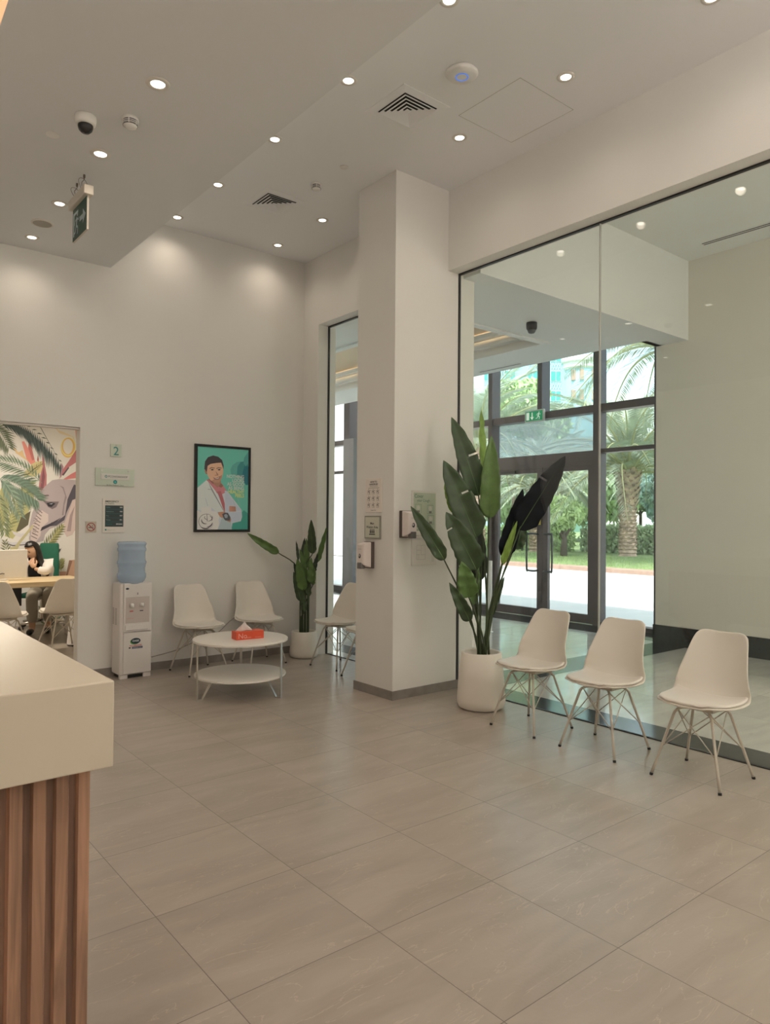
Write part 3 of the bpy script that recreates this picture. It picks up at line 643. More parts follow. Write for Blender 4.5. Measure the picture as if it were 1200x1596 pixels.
for c_ in (0, 1):
    b = MB()
    for r_ in range(14): b.box(x0-.0012, x0+.001, -.065+c_*.07, -.02+c_*.07, .50+r_*.0115, .5045+r_*.0115, mat('vent_dark', (.30, .27, .25), .7))
    b.build('side_vent', t)
t = thing('water_bottle', 'pale blue water bottle upside down on the dispenser', 'water bottle', (2.445, 6.835, .868))
bl = bpy.data.materials.new('bottle_blue'); bl.use_nodes = True; n_ = bl.node_tree; n_.nodes.clear()
_o = n_.nodes.new('ShaderNodeOutputMaterial'); _m = n_.nodes.new('ShaderNodeMixShader'); _t = n_.nodes.new('ShaderNodeBsdfTransparent'); _p = n_.nodes.new('ShaderNodeBsdfPrincipled')
_t.inputs[0].default_value = (.86, .92, .98, 1); _p.inputs['Base Color'].default_value = (.50, .62, .78, 1); _p.inputs['Roughness'].default_value = .12; _m.inputs[0].default_value = .42
n_.links.new(_t.outputs[0], _m.inputs[1]); n_.links.new(_p.outputs[0], _m.inputs[2]); n_.links.new(_m.outputs[0], _o.inputs[0])
pr = [(.03, .0), (.035, .005), (.095, .02), (.118, .045), (.132, .075), (.134, .10), (.130, .115), (.124, .12), (.122, .16), (.126, .185), (.128, .20), (.134, .215), (.134, .225), (.127, .238), (.124, .26), (.124, .32), (.132, .335), (.133, .35), (.126, .362), (.126, .378), (.134, .392), (.134, .405), (.12, .417), (.09, .417)]
MB().lathe([(r, z*1.0) for r, z in pr], bl, 48).build('bottle', t, smooth=True)
# power cord on the wall
cordm = mat('cord_grey', (.40, .36, .32), .6)
P = [on_y(x, y, 6.955) for x, y in ((236, 1024), (255, 1019), (275, 1013), (300, 1002), (325, 996), (343, 983), (356, 970), (366, 962))]
tag(MB().tube(catmull(P, 6), .005, cordm, 8).build('power_cord', smooth=True), 'grey power cord running along the back wall behind the chairs', 'cord')

# ------------------------------------------------------------------ reception counter
corian = mat('counter_top', (.71, .63, .51), .35, bump=.02, bscale=200)
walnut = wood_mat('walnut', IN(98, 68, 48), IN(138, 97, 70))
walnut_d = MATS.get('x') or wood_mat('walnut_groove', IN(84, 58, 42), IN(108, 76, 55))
t = thing('reception_counter', 'reception counter with thick cream top and fluted walnut front', 'counter', (.3, 3.3, 0))
ox, oy = .3, 3.3
MB().box(-.35, .305, 1.80-oy, 4.9-oy, .888, 1.10, corian).build('counter_top', t, bevel=.004)
bx1, by0, bx0, by1 = .572-ox, 1.875-oy, -.3, 4.85-oy
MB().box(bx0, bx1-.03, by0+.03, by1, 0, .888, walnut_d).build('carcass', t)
def flute(p0, p1, nrm, par):
    p0 = Vector(p0); p1 = Vector(p1); L_ = (p1-p0).length; d = (p1-p0)/L_; nrm = Vector(nrm); n = int(L_/.052); pitch = L_/n
    prof = []
    for k in range(n):
        for a, dd in ((0, 0), (.52, 0), (.62, -.012), (.90, -.012)): prof.append((k*pitch+a*pitch, dd))
    prof.append((L_, 0)); bot = [p0+d*a+nrm*dd for a, dd in prof]; top = [v+Vector((0, 0, .888)) for v in bot]; N = len(bot)
    b = MB()
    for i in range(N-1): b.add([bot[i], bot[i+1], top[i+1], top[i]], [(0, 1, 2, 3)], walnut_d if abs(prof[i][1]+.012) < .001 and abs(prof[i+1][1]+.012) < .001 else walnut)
    b.build('fluted_panel', par)
flute((bx1, by0, 0), (bx0, by0, 0), (0, -1, 0), t); flute((bx1, by0, 0), (bx1, by1, 0), (1, 0, 0), t)
t = thing('card_holder', 'small clear holder with a sheet on the counter, at the left picture edge', 'card holder', (.345, 2.03, 1.10))
MB().box(-.10, -.002, -.03, .03, 0, .004, glass('acrylic', (.85, .88, .9))).build('base', t)
MB().box(-.10, -.002, -.003, .0, 0, .03, glass('acrylic')).build('stand', t)
# pendant lamps above the counter (mostly out of the frame, upper left corner)
def pendant(x, y, label):
    t = thing('pendant_lamp', label, 'pendant lamp', (x, y, 2.765))
    shade = mat('pendant_shade', (.80, .5, .28), .6, emit=(1, .55, .30), es=.42)
    MB().lathe([(.17, 0), (.20, .12), (.17, .30), (.06, .34)], shade, 40, cap0=False, cap1=True).build('lamp_shade', t, smooth=True)
    MB().tube([(0, 0, .34), (0, 0, HL-2.765)], .004, black, 6).build('cord', t)
    MB().lathe([(0, .06), (.04, .075), (.055, .11), (.04, .15), (0, .17)], glow, 20, cap0=False, cap1=False).build('bulb', t, smooth=True)
    ld = bpy.data.lights.new('lamp', 'POINT'); ld.energy = PENDANT_W; ld.color = LAMP_COL; ld.shadow_soft_size = .08
    lo = bpy.data.objects.new('lamp', ld); C.objects.link(lo); lo.parent = t; lo.location = (0, 0, -.08)
pendant(.207, 2.095, 'orange-lit pendant lamp over the counter, cut by the upper left corner')

def globe(x, y, z, label, W=None, top=HH, col=None):  # unseen globes added as all-round fill light
    t = thing('fill_globe', label, 'pendant lamp', (x, y, z))
    MB().lathe([(.0, -.18), (.09, -.156), (.156, -.09), (.18, 0), (.156, .09), (.09, .156), (.03, .178)], mat('opal_glass', (.9, .88, .84), .3, emit=(1, .9, .78), es=1.5), 32, cap0=False).build('globe', t, smooth=True)
    MB().tube([(0, 0, .175), (0, 0, top-z)], .006, black, 8).build('cord', t)
    ld = bpy.data.lights.new('lamp', 'POINT'); ld.energy = W or FILL_W; ld.color = col or FILL_COL; ld.shadow_soft_size = .19
    lo = bpy.data.objects.new('lamp', ld); C.objects.link(lo); lo.parent = t
globe(-1.5, .8, 2.75, 'added fill globe behind the reception counter, outside the picture', top=HL)
globe(-1.7, 2.5, 2.75, 'added fill globe at the far end of the reception counter, outside the picture', top=HL)
globe(1.2, -1.6, 2.75, 'added fill globe behind the camera, outside the picture', top=HL)
globe(3.3, -1.4, 2.9, 'added fill globe behind the camera by the glass wall, outside the picture', FILL_W*2.0)
globe(3.3, -.2, 4.02, 'added fill globe close under the high ceiling behind the camera, outside the picture', FILL_W*2.6, col=(1, .94, .87))
globe(6.5, -1.2, 2.9, 'added fill globe in the lobby, outside the picture', LOBBY_FILL_W, top=4.683, col=(1, .95, .82))  # this and the next: unseen, added to brighten the lobby
globe(6.2, 12.9, 2.9, 'added fill globe at the far left end of the lobby, outside the picture', LOBBY_FILL_W*.7, top=ZL)
for xx, nm in ((cx0+.06, 'window side'), (cx1-.06, 'door side')):      # unseen strips behind the coffer moulding, added to brighten the lobby
    t = thing('fill_strip', 'added fill strip hidden in the lobby ceiling coffer, '+nm, 'fill light', (xx, 8.7, 3.935))
    MB().box(-.02, .02, -3.0, 3.0, -.01, .004, trim_w).build('strip', t)
    ld = bpy.data.lights.new('lamp', 'AREA'); ld.shape = 'RECTANGLE'; ld.size = .04; ld.size_y = 5.9; ld.energy = COVE_FILL_W; ld.color = (1, .86, .66)
    lo = bpy.data.objects.new('lamp', ld); C.objects.link(lo); lo.parent = t; lo.location = (0, 0, .01); lo.rotation_euler = (PI, 0, 0)

# ------------------------------------------------------------------ wall signs (flat prints)
LAYER = .00004      # thickness of one layer of print
def print_poly(b, pts, mm, Y, k, ox=0, oy=0, s=1, plane='y'):
    """flat printed shape: crop coordinates -> its place on the wall plane; k lifts later layers by a hair"""
    f = on_y if plane == 'y' else on_x
    b.poly([f(ox+x/s, oy+y/s, Y-LAYER*k) for x, y in pts], mm)
PY = YB-.025
t = thing('framed_poster', 'black-framed teal poster of a smiling man in a white coat', 'poster', on_y(346, 829, YB))
toff = t.location.copy()
A = [on_y(304.5, 691.5, YB-.03), on_y(391, 698, YB-.03), on_y(388.5, 829, YB-.03), on_y(303, 829, YB-.03)]
px0, px1, pz0, pz1 = A[3].x, A[1].x, A[2].z, A[1].z
b = MB(); fw = .026
for a in ((px0, px1, pz1-fw, pz1), (px0, px1, pz0, pz0+fw), (px0, px0+fw, pz0+fw, pz1-fw), (px1-fw, px1, pz0+fw, pz1-fw)): b.box(a[0], a[1], YB-.032, YB-.002, a[2], a[3], mat('frame_black', (.012, .011, .012), .35))
o = b.build('frame', t, loc=toff); o.location = (0, 0, 0)
cr = lambda r, g, bb: mat('print_%d_%d_%d' % (r, g, bb), IN(r, g, bb), .45)
b = MB(); K = [0]
b.box(px0+.01, px1-.01, PY, YB-.004, pz0+.01, pz1-.01, cr(84, 138, 114))
def S(pts, c):
    K[0] += 1; print_poly(b, pts, cr(*c), PY-.0003, K[0], 290, 680, 9.973)
S([(690, 520), (720, 450), (790, 400), (860, 390), (900, 440), (890, 560), (800, 610), (700, 590)], (72, 122, 104))
S([(800, 470), (850, 400), (960, 380), (975, 640), (880, 650), (790, 600)], (48, 100, 92))
S([(880, 560), (920, 430), (975, 480), (975, 750), (930, 760), (880, 680)], (30, 84, 84))
S([(905, 330), (968, 240), (972, 400), (930, 470), (890, 420)], (66, 118, 102))
S([(430, 1475), (720, 1475), (960, 1475), (962, 1200), (900, 1150), (700, 1350)], (50, 112, 92))
# coat and body
S([(176, 800), (315, 680), (440, 900), (560, 830), (640, 850), (860, 1140), (870, 1250), (850, 1320), (720, 1350), (700, 1475), (180, 1475)], (158, 150, 146))
S([(315, 680), (350, 665), (470, 760), (560, 740), (600, 800), (640, 860), (560, 900), (590, 1000), (607, 1180), (590, 1175), (500, 900), (430, 830)], (156, 92, 88))
S([(480, 860), (540, 850), (600, 1040), (606, 1180), (592, 1178), (540, 1000)], (140, 74, 72))
S([(176, 810), (315, 682), (340, 700), (460, 850), (600, 1180), (480, 1180), (380, 1100), (250, 1160), (180, 1140)], (166, 158, 152))
S([(340, 820), (400, 826), (398, 830), (340, 826)], (96, 88, 84)); S([(340, 700), (420, 840), (600, 1180), (590, 1180), (400, 850)], (120, 112, 106))
S([(600, 840), (640, 855), (720, 990), (860, 1150), (690, 1180), (615, 1170)], (150, 144, 140))
S([(480, 1175), (690, 1180), (865, 1175), (870, 1240), (830, 1320), (700, 1340), (520, 1250)], (150, 146, 142))
S([(560, 1240), (700, 1340), (715, 1475), (480, 1475), (520, 1380)], (136, 138, 128))
# neck, head
S([(345, 660), (520, 700), (580, 770), (545, 800), (490, 770), (400, 730)], (120, 78, 60))
S([(400, 600), (530, 640), (545, 720), (490, 800), (430, 740)], (136, 94, 70))
S([(285, 500), (310, 500), (330, 590), (310, 590), (290, 550)], (140, 96, 72))
S([(312, 480), (330, 400), (540, 400), (575, 480), (578, 560), (555, 650), (510, 720), (450, 720), (375, 680), (335, 610)], (172, 128, 96))
S([(480, 640), (560, 600), (555, 650), (510, 720), (450, 720), (400, 690)], (150, 104, 78))
S([(286, 470), (295, 390), (340, 325), (420, 298), (500, 318), (560, 370), (583, 450), (582, 520), (570, 480), (545, 410), (470, 415), (380, 430), (335, 460), (322, 560), (300, 520), (284, 510)], (56, 46, 44))
for x in (408, 515): S([(x-45, 498), (x-10, 482), (x+38, 492), (x+36, 500), (x-8, 492), (x-42, 508)], (60, 42, 36)); S([(x-30, 520), (x, 508), (x+28, 518), (x, 532)], (58, 40, 34)); S([(x-8, 514), (x+6, 513), (x+6, 524), (x-8, 525)], (20, 16, 16))
S([(460, 540), (500, 590), (500, 610), (440, 610), (450, 600), (476, 600)], (138, 94, 70))
S([(418, 640), (470, 650), (535, 625), (520, 660), (475, 675), (440, 664)], (112, 62, 52)); S([(432, 645), (472, 654), (522, 636), (512, 652), (474, 664)], (190, 176, 160))
# arms: wrist, watch, fingers
S([(495, 1180), (590, 1170), (640, 1210), (560, 1270), (510, 1240)], (150, 102, 76)); S([(650, 1200), (700, 1290), (690, 1335), (640, 1320), (610, 1290)], (138, 92, 70))
S([(560, 1210), (600, 1185), (650, 1190), (690, 1260), (680, 1310), (610, 1310), (580, 1270)], (62, 58, 58)); S([(590, 1225), (620, 1205), (650, 1230), (640, 1270), (605, 1270)], (120, 118, 116))
for k in range(4): S([(672+k*26, 1170), (672+k*24, 1090), (690+k*26, 1078+k*4), (705+k*22, 1100), (698+k*26, 1168)], (160-6*k, 108-4*k, 84-3*k))
for x in (300, 720, 800): S([(x, 960), (x+4, 960), (x+40, 1080), (x+34, 1080)], (134, 128, 124))
# white corner shape and calligraphy roundel
S([(172, 1475), (172, 1150), (235, 1180), (240, 1110), (388, 1105), (392, 1160), (470, 1170), (520, 1240), (505, 1300), (515, 1360), (480, 1475)], (176, 164, 150))
def ring(cx, cy, r, wd, a0, a1, c, n=22):
    K[0] += 1
    for i in range(n):
        a, a2 = a0+(a1-a0)*i/n, a0+(a1-a0)*(i+1)/n; w1 = wd*math.sin(PI*(i+.02)/n)**.7+.8; w2 = wd*math.sin(PI*min(1, (i+1)/n))**.7+.8
        print_poly(b, [(cx+(r-w1/2)*math.cos(a), cy+(r-w1/2)*math.sin(a)), (cx+(r+w1/2)*math.cos(a), cy+(r+w1/2)*math.sin(a)), (cx+(r+w2/2)*math.cos(a2), cy+(r+w2/2)*math.sin(a2)), (cx+(r-w2/2)*math.cos(a2), cy+(r-w2/2)*math.sin(a2))], cr(*c), PY-.0003, K[0], 290, 680, 9.973)
dk = (70, 62, 58)
ring(315, 1325, 118, 6, .3, 6.0, dk); ring(300, 1300, 60, 16, 1.2, 3.4, dk); ring(330, 1330, 80, 20, .1, 1.7, dk); ring(300, 1330, 105, 20, .9, 2.4, dk); ring(350, 1290, 55, 10, -1.3, .6, dk); ring(318, 1260, 30, 8, 1, 4, dk); ring(340, 1250, 70, 9, -.2, 1.6, dk)
S([(322, 1210), (328, 1210), (334, 1320), (324, 1320)], dk)
o = b.build('print', t, loc=toff); o.location = (0, 0, 0)
c0 = on_y(290+905/9.973, 680+655/9.973, PY-.03); rx = c0.x-.010
yy = PY-.0006-LAYER*(K[0]+8)
for s_, py_, col_ in (('NOTHING', 658, white_ink), ('LOOKS', 716, white_ink), ('AS GOOD', 775, white_ink), ('AS BEING', 835, white_ink), ('HEALTHY', 893, mat('amber_print', IN(196, 160, 84), .5)), ('FEELS', 951, MATS.get('amber_print'))):
    if col_ is None: col_ = MATS['amber_print']
    p = on_y(290+905/9.973, 680+py_/9.973, yy); text(s_, (px1-fw-.050-toff.x, yy-toff.y, p.z-toff.z), .050, '-y', col_, t, align='RIGHT', sx=.88, bold=.02)

def board(name, label, cat, x0, x1, z0, z1, face, plane, th=.012, m=paper, frame=None):
    """thin sign: face '-y' on plane y, '-x' on plane x (x0,x1 are then y values)"""
    if face == '-y': t = thing(name, label, cat, ((x0+x1)/2, plane-.001, (z0+z1)/2)); hw = (x1-x0)/2; hh = (z1-z0)/2; MB().box(-hw, hw, -th, 0, -hh, hh, m).build('panel', t, bevel=.0015)
    else: t = thing(name, label, cat, (plane-.001, (x0+x1)/2, (z0+z1)/2)); hw = abs(x1-x0)/2; hh = (z1-z0)/2; MB().box(-th, 0, -hw, hw, -hh, hh, m).build('panel', t, bevel=.0015)
    return t, hw, hh
def W_(u, v, th, face): return Vector((u, -th, v)) if face == '-y' else Vector((-th, -u, v))
def rect(b, u0, u1, v0, v1, th, face, m): b.poly([W_(u0, v0, th, face), W_(u1, v0, th, face), W_(u1, v1, th, face), W_(u0, v1, th, face)], m)
sc = 7/6.9
greeng = mat('sign_glass_green', (.60, .66, .56), .15)
t, hw, hh = board('room_number_sign', 'small greenish glass plaque with the number 2 above the name plate', 'sign', 2.283, 2.387, 2.10, 2.22, '-y', YB, .012, greeng)
text('2', (0, -.0135, -.045), .115, '-y', teal_ink, t, align='CENTER'); MB().lathe([(.007, 0), (.007, .006)], chrome, 14).build('screw', t).location = (0, -.014, .047); t.children[-1].rotation_euler = (PI/2, 0, 0)
t, hw, hh = board('name_plate', 'wide greenish glass name plate with white insert strip on the back wall', 'sign', 2.145, 2.515, 1.815, 1.985, '-y', YB, .012, greeng)
MB().box(-.135, .135, -.018, -.012, -.022, .032, mat('insert_strip', (.72, .70, .66), .3)).build('insert_strip', t, bevel=.001)
text('PCOWORKSHOP', (-.068, -.0185, -.003), .026, '-y', ink, t, bold=.01, sx=.92)
b = MB()
def hexl(cx, cz, r, y, m): b.poly([(cx+r*math.sin(i*PI/3), y, cz+r*math.cos(i*PI/3)) for i in range(6)][::-1], m)
hexl(-.088, .006, .014, -.0186, teal_ink); hexl(-.088, .006, .007, -.0188, MATS['insert_strip']); hexl(0, -.045, .021, -.0126, teal_ink); hexl(0, -.045, .011, -.0129, mat('cyan_print', (.1, .5, .5), .5)); b.build('logo', t)
text('Al Das Medical Clinic', (0, -.0128, -.082), .019, '-y', ink, t, align='CENTER')
for sx in (-.125, .125):
    q = MB().lathe([(.008, 0), (.008, .007)], chrome, 14).build('screw', t); q.location = (sx, -.012, .062); q.rotation_euler = (PI/2, 0, 0)
t, hw, hh = board('emergency_numbers_sign', 'white emergency numbers notice with a dark panel, above the water bottle', 'sign', 2.215, 2.425, 1.37, 1.695, '-y', YB, .01, paper)
b = MB(); rect(b, -hw+.024, hw-.012, -hh+.055, hh-.065, .0106, '-y', mat('panel_dark', (.012, .03, .035), .4))
for k in range(4): rect(b, -hw+.03, hw-.018, hh-.105-k*.04, hh-.1035-k*.04, .0109, '-y', teal_ink)
b.build('dark_panel', t)
text('EMERGENCY', (-hw+.022, -.0106, hh-.036), .024, '-y', ink, t, bold=.02, sx=.95); text('NUMBERS', (-hw+.022, -.0106, hh-.056), .02, '-y', mat('grey_green_ink', (.12, .14, .12), .6), t)
for k, (a_, c_) in enumerate((('Police', '999'), ('Ambulance', '998'), ('Fire', '997'), ('Water', '991'), ('Enquiries', '8002000'))):
    text(a_, (-hw+.034, -.0109, hh-.09-k*.04), .016, '-y', teal_ink if k == 4 else mat('panel_text', (.2, .4, .38), .5), t); text(c_, (hw-.022, -.0109, hh-.09-k*.04), .017, '-y', white_ink, t, align='RIGHT', bold=.02)
b = MB(); b.poly([(-hw+.032+.009*math.sin(i*PI/3), -.0106, -hh+.026+.009*math.cos(i*PI/3)) for i in range(6)][::-1], teal_ink); b.build('logo', t); text('Medical Clinic', (-hw+.046, -.0106, -hh+.021), .013, '-y', mat('grey_ink', (.3, .3, .3), .6), t)
t, hw, hh = board('no_smoking_sign', 'small square no-smoking plate beside the opening', 'sign', 2.062, 2.162, 1.37, 1.475, '-y', YB, .008, mat('ns_plate', (.60, .55, .46), .5))
b = MB(); n = 32; rd = mat('ns_red', (.35, .02, .03), .5)
for i in range(n):
    a, a2 = 2*PI*i/n, 2*PI*(i+1)/n; b.poly([(r_*math.cos(q_), -.0086, r_*math.sin(q_)) for r_, q_ in ((.040, a), (.040, a2), (.033, a2), (.033, a))], rd)
rect(b, -.024, .012, -.008, -.001, .0088, '-y', ink); rect(b, .014, .022, -.008, -.001, .0088, '-y', ink)
b.poly([(-.026, -.0092, .021), (-.021, -.0092, .026), (.026, -.0092, -.021), (.021, -.0092, -.026)], rd); b.poly([(.012, -.009, .003), (.018, -.009, .016), (.014, -.009, .018), (.008, -.009, .004)], ink); b.build('pictogram', t)

# column, narrow face (looks to -x): y from 4.62 to 5.14
def icon_grid(b, u0, v0, du, dv, nx, ny, th, face, m):
    for i in range(nx):
        for j in range(ny):
            cu, cv = u0+i*du, v0-j*dv; s = du*.34
            for (a, c_), (d_, e_) in (((-1, -.6), (1, .5)), ((-1, .3), (.8, -.6)), ((-.2, 1), (.3, -1))):
                p = Vector((cu+a*s, cv+c_*s)); q = Vector((cu+d_*s, cv+e_*s)); nn = (q-p).normalized(); nn = Vector((-nn.y, nn.x))*.0022
                b.poly([W_(*(p+nn), th, face), W_(*(p-nn), th, face), W_(*(q-nn), th, face), W_(*(q+nn), th, face)], m)
            rect(b, cu-s, cu+s, cv-dv*.42, cv-dv*.42+.002, th, face, m)
CX = 3.85
t, hw, hh = board('hand_hygiene_notice', 'white hand-rub instruction sheet on the narrow side of the column', 'notice', 4.775, 5.00, 1.575, 1.87, '-x', CX, .006, mat('sheet_warm', (.80, .74, .68), .6))
gi = mat('icon_grey', (.22, .21, .19), .6); b = MB(); icon_grid(b, -.065, .035, .062, .058, 3, 3, .0066, '-x', gi); rect(b, -.075, .08, .062, .065, .0066, '-x', gi); rect(b, -.055, .06, .076, .079, .0066, '-x', gi); b.build('pictograms', t)
text('HOW TO', (-.0066, 0, hh-.038), .022, '-x', ink, t, align='CENTER', bold=.02); text('HANDRUB?', (-.0066, 0, hh-.06), .023, '-x', ink, t, align='CENTER', bold=.02); text('Medical Clinic', (-.0066, 0, -hh+.014), .013, '-x', ink, t, align='CENTER')
t, hw, hh = board('waiting_area_sign', 'framed waiting-area sign with seated figures, between notice and soap dispenser', 'sign', 4.785, 5.005, 1.345, 1.545, '-x', CX, .012, mat('sign_frame_grey', (.30, .30, .25), .4))
b = MB(); rect(b, -hw+.012, hw-.012, -hh+.012, hh-.012, .0126, '-x', mat('sign_paper', (.62, .62, .52), .6)); b.build('print', t)
text('Main', (-.013, 0, .025), .028, '-x', ink, t, align='CENTER', bold=.02); text('Waiting Area', (-.013, 0, -.008), .030, '-x', ink, t, align='CENTER', bold=.02)
b = MB()
for k in (-1, 0, 1):
    rect(b, k*.024-.008, k*.024+.008, -.052, -.026, .013, '-x', ink); b.poly([W_(k*.024+.006*math.cos(i*.785), -.019+.006*math.sin(i*.785), .013, '-x') for i in range(8)], ink)
rect(b, -.042, .042, -.066, -.057, .013, '-x', ink); b.build('pictogram', t)
def soap(name, label, loc, rz):
    t = thing(name, label, 'soap dispenser', loc, rz)      # local: front to -y
    MB().box(-.055, .055, -.035, 0, -.115, .115, mat('dispenser_back', (.10, .075, .065), .4)).build('back_plate', t, bevel=.004)
    pv = [(-.055, -.035), (.055, -.035), (.05, -.105), (.03, -.12), (-.03, -.12), (-.05, -.105)]
    zt = [(.112, -.108), (.112, -.108), (.098, -.088), (.092, -.07), (.092, -.07), (.098, -.088)]
    n = len(pv); v = [(x, y, z[0]) for (x, y), z in zip(pv, zt)]+[(x, y, z[1]) for (x, y), z in zip(pv, zt)]
    MB().add(v, [tuple(range(n)), tuple(range(2*n-1, n-1, -1))]+[(i, n+i, n+(i+1) % n, (i+1) % n) for i in range(n)], mat('soap_white', (.78, .70, .66), .35)).build('cover', t, bevel=.006)
    MB().box(-.028, .028, -.128, -.08, -.118, -.062, mat('soap_grey', (.16, .15, .145), .3)).build('push_lever', t, bevel=.006, label='grey push lever')
    b = MB(); b.poly([(.016*math.cos(i*2*PI/18), -.1206, .0-.008+.020*math.sin(i*2*PI/18)) for i in range(18)], mat('window_dark', (.05, .05, .06), .2)); b.poly([(.010*math.cos(i*2*PI/14)-.004, -.121, -.004+.011*math.sin(i*2*PI/14)) for i in range(14)], mat('window_light', (.5, .46, .44), .3))
    b.build('level_window', t)
    text('HYGIENE', (0, -.1206, .048), .012, '-y', mat('grey_ink', (.3, .3, .3), .6), t, align='CENTER')
soap('soap_dispenser', 'wall soap dispenser on the narrow side of the column, below the waiting-area sign', (CX-.001, 4.93, 1.205), -PI/2)
soap('soap_dispenser', 'wall soap dispenser on the broad side of the column, overlapping the cough poster', (3.965, 4.619, 1.475), 0)
for i, (nm, lb, q) in enumerate((('cough_etiquette_notice', 'pale green cover-your-cough notice on the broad side of the column', (4.045, 4.335, 1.355, 1.765)), ('floor_plan_sheet', 'white evacuation floor plan sheet on the column, below the cough notice', (4.045, 4.335, 1.12, 1.343)))):
    t, hw, hh = board(nm, lb, 'notice', *q, '-y', 4.62, .005 if i == 0 else .01, mat('notice_white', (.76, .72, .67), .5)); b = MB()
    if i == 0:
        rect(b, -hw+.02, hw-.012, -hh+.06, hh-.018, .0056, '-y', mat('notice_green', (.50, .56, .44), .5))
        gd = mat('notice_dkgreen', (.08, .18, .11), .6)
        for cu, cv in ((-.07, .05), (.07, .045), (-.06, -.05), (.075, -.045)):
            for a in ((cu-.035, cu+.035, cv+.036, cv+.038), (cu-.035, cu+.035, cv-.04, cv-.038), (cu-.035, cu-.033, cv-.038, cv+.036), (cu+.033, cu+.035, cv-.038, cv+.036)): rect(b, *a, .0062, '-y', gd)
            b.poly([(cu+.02*math.cos(j*.628), -.0062, cv+.008+.02*math.sin(j*.628)) for j in range(10)], mat('notice_pale', (.66, .66, .58), .6)); rect(b, cu-.016, cu+.016, cv-.034, cv-.016, .0064, '-y', gi)
        b.build('print', t); text('Cover', (-hw+.03, -.0062, hh-.062), .045, '-y', gd, t, sx=.9); text('your Cough', (-hw+.06, -.0062, hh-.095), .034, '-y', gd, t, sx=.9)
        text('Clean', (-hw+.028, -.0062, -.112), .034, '-y', gd, t, sx=.85); text('your Hands', (-hw+.04, -.0062, -.138), .026, '-y', gd, t, sx=.85); text('Medical Clinic', (-hw+.045, -.0056, -hh+.018), .014, '-y', gi, t)
        b = MB().poly([(-hw+.03+.009*math.sin(j*PI/3), -.0056, -hh+.022+.009*math.cos(j*PI/3)) for j in range(6)][::-1], teal_ink); b.build('logo', t)
    else:
        gl = mat('plan_line', (.42, .40, .38), .6)
        for a in ((-.09, -.088, -.06, .06), (.01, .012, -.06, .06), (-.09, .012, .06, .062), (-.09, .012, -.062, -.06), (-.09, -.04, .02, .022), (-.04, -.038, -.02, .06), (-.04, .012, -.02, -.018), (-.07, -.068, -.06, -.02), (-.09, -.05, -.02, -.018), (.04, .10, .075, .077), (.04, .10, .035, .037), (.04, .042, .035, .077), (.10, .102, .035, .077)): rect(b, *a, .0106, '-y', gl)
        rect(b, .05, .062, .05, .062, .0106, '-y', ink)
        for k in range(8): rect(b, .085, .115, -.08+k*.012, -.077+k*.012, .0106, '-y', gl)
        b.build('print', t)

# ------------------------------------------------------------------ consulting room
MY = 10.945
mural = thing('wall_mural', 'tropical wallpaper mural with palm leaves, pink flowers and an elephant head', 'mural', (1.8, MY, 0)); mo = Vector((1.8, MY, 0))
b = MB(); b.box(-.55, 3.75, MY-.002, MY+.003, .0, 2.9, cr(196, 178, 142)); K[0] = 5
def Mx(pts, c, ox=0, oy=640, s=7.977):
    K[0] += .4; print_poly(b, pts, cr(*c), MY-.003, K[0], ox, oy, s)
def mfrond(p0, p1, p2, ln, wd, n, c, side=(1, -1), dirx=.5):
    for i in range(1, n):
        s = i/n; x = (1-s)**2*p0[0]+2*s*(1-s)*p1[0]+s*s*p2[0]; y = (1-s)**2*p0[1]+2*s*(1-s)*p1[1]+s*s*p2[1]
        tx = 2*(1-s)*(p1[0]-p0[0])+2*s*(p2[0]-p1[0]); ty = 2*(1-s)*(p1[1]-p0[1])+2*s*(p2[1]-p1[1]); L_ = math.hypot(tx, ty); tx /= L_; ty /= L_
        for sg in side:
            nx, ny = -ty*sg, tx*sg; a = .75+.25*s; dx, dy = tx*a+nx*(1.15-a*.5), ty*a+ny*(1.15-a*.5); q = math.hypot(dx, dy); dx /= q; dy /= q
            l = ln*math.sin(PI*(.12+.8*s))**.6*(1+.12*math.sin(i*5)); ex, ey = x+dx*l, y+dy*l+l*.12; mx, my = x+dx*l*.45, y+dy*l*.45
            Mx([(x, y), (mx-dy*wd, my+dx*wd), (ex, ey), (mx+dy*wd, my-dx*wd)], [v*(1+.12*math.sin(i*3+sg)) for v in c])
    Mx([(p0[0]-3, p0[1]), (p1[0]-3, p1[1]+4), (p2[0], p2[1]), (p1[0]+5, p1[1]-4), (p0[0]+5, p0[1])], [v*1.15 for v in c])
olive = (112, 104, 62); dkg = (56, 62, 56); sage = (88, 96, 74)
# undergrowth: olive banana leaves
Mx([(0, 1000), (40, 900), (110, 960), (140, 1100), (60, 1400), (0, 1500)], (128, 118, 74)); Mx([(60, 1560), (120, 1300), (220, 1100), (330, 900), (420, 860), (420, 1100), (300, 1400), (160, 1596)], (142, 130, 84))
mfrond((60, 1560), (160, 1200), (390, 880), 190, 16, 16, (108, 104, 66)); mfrond((-60, 1000), (40, 1250), (60, 1540), 160, 14, 14, (92, 94, 66))
Mx([(380, 690), (400, 640), (555, 625), (565, 680), (520, 760), (440, 820), (300, 830), (300, 760)], (160, 140, 96)); Mx([(390, 790), (540, 640), (548, 646), (400, 800)], (120, 108, 70))
mfrond((300, 820), (420, 720), (545, 640), 70, 6, 10, (130, 112, 72))
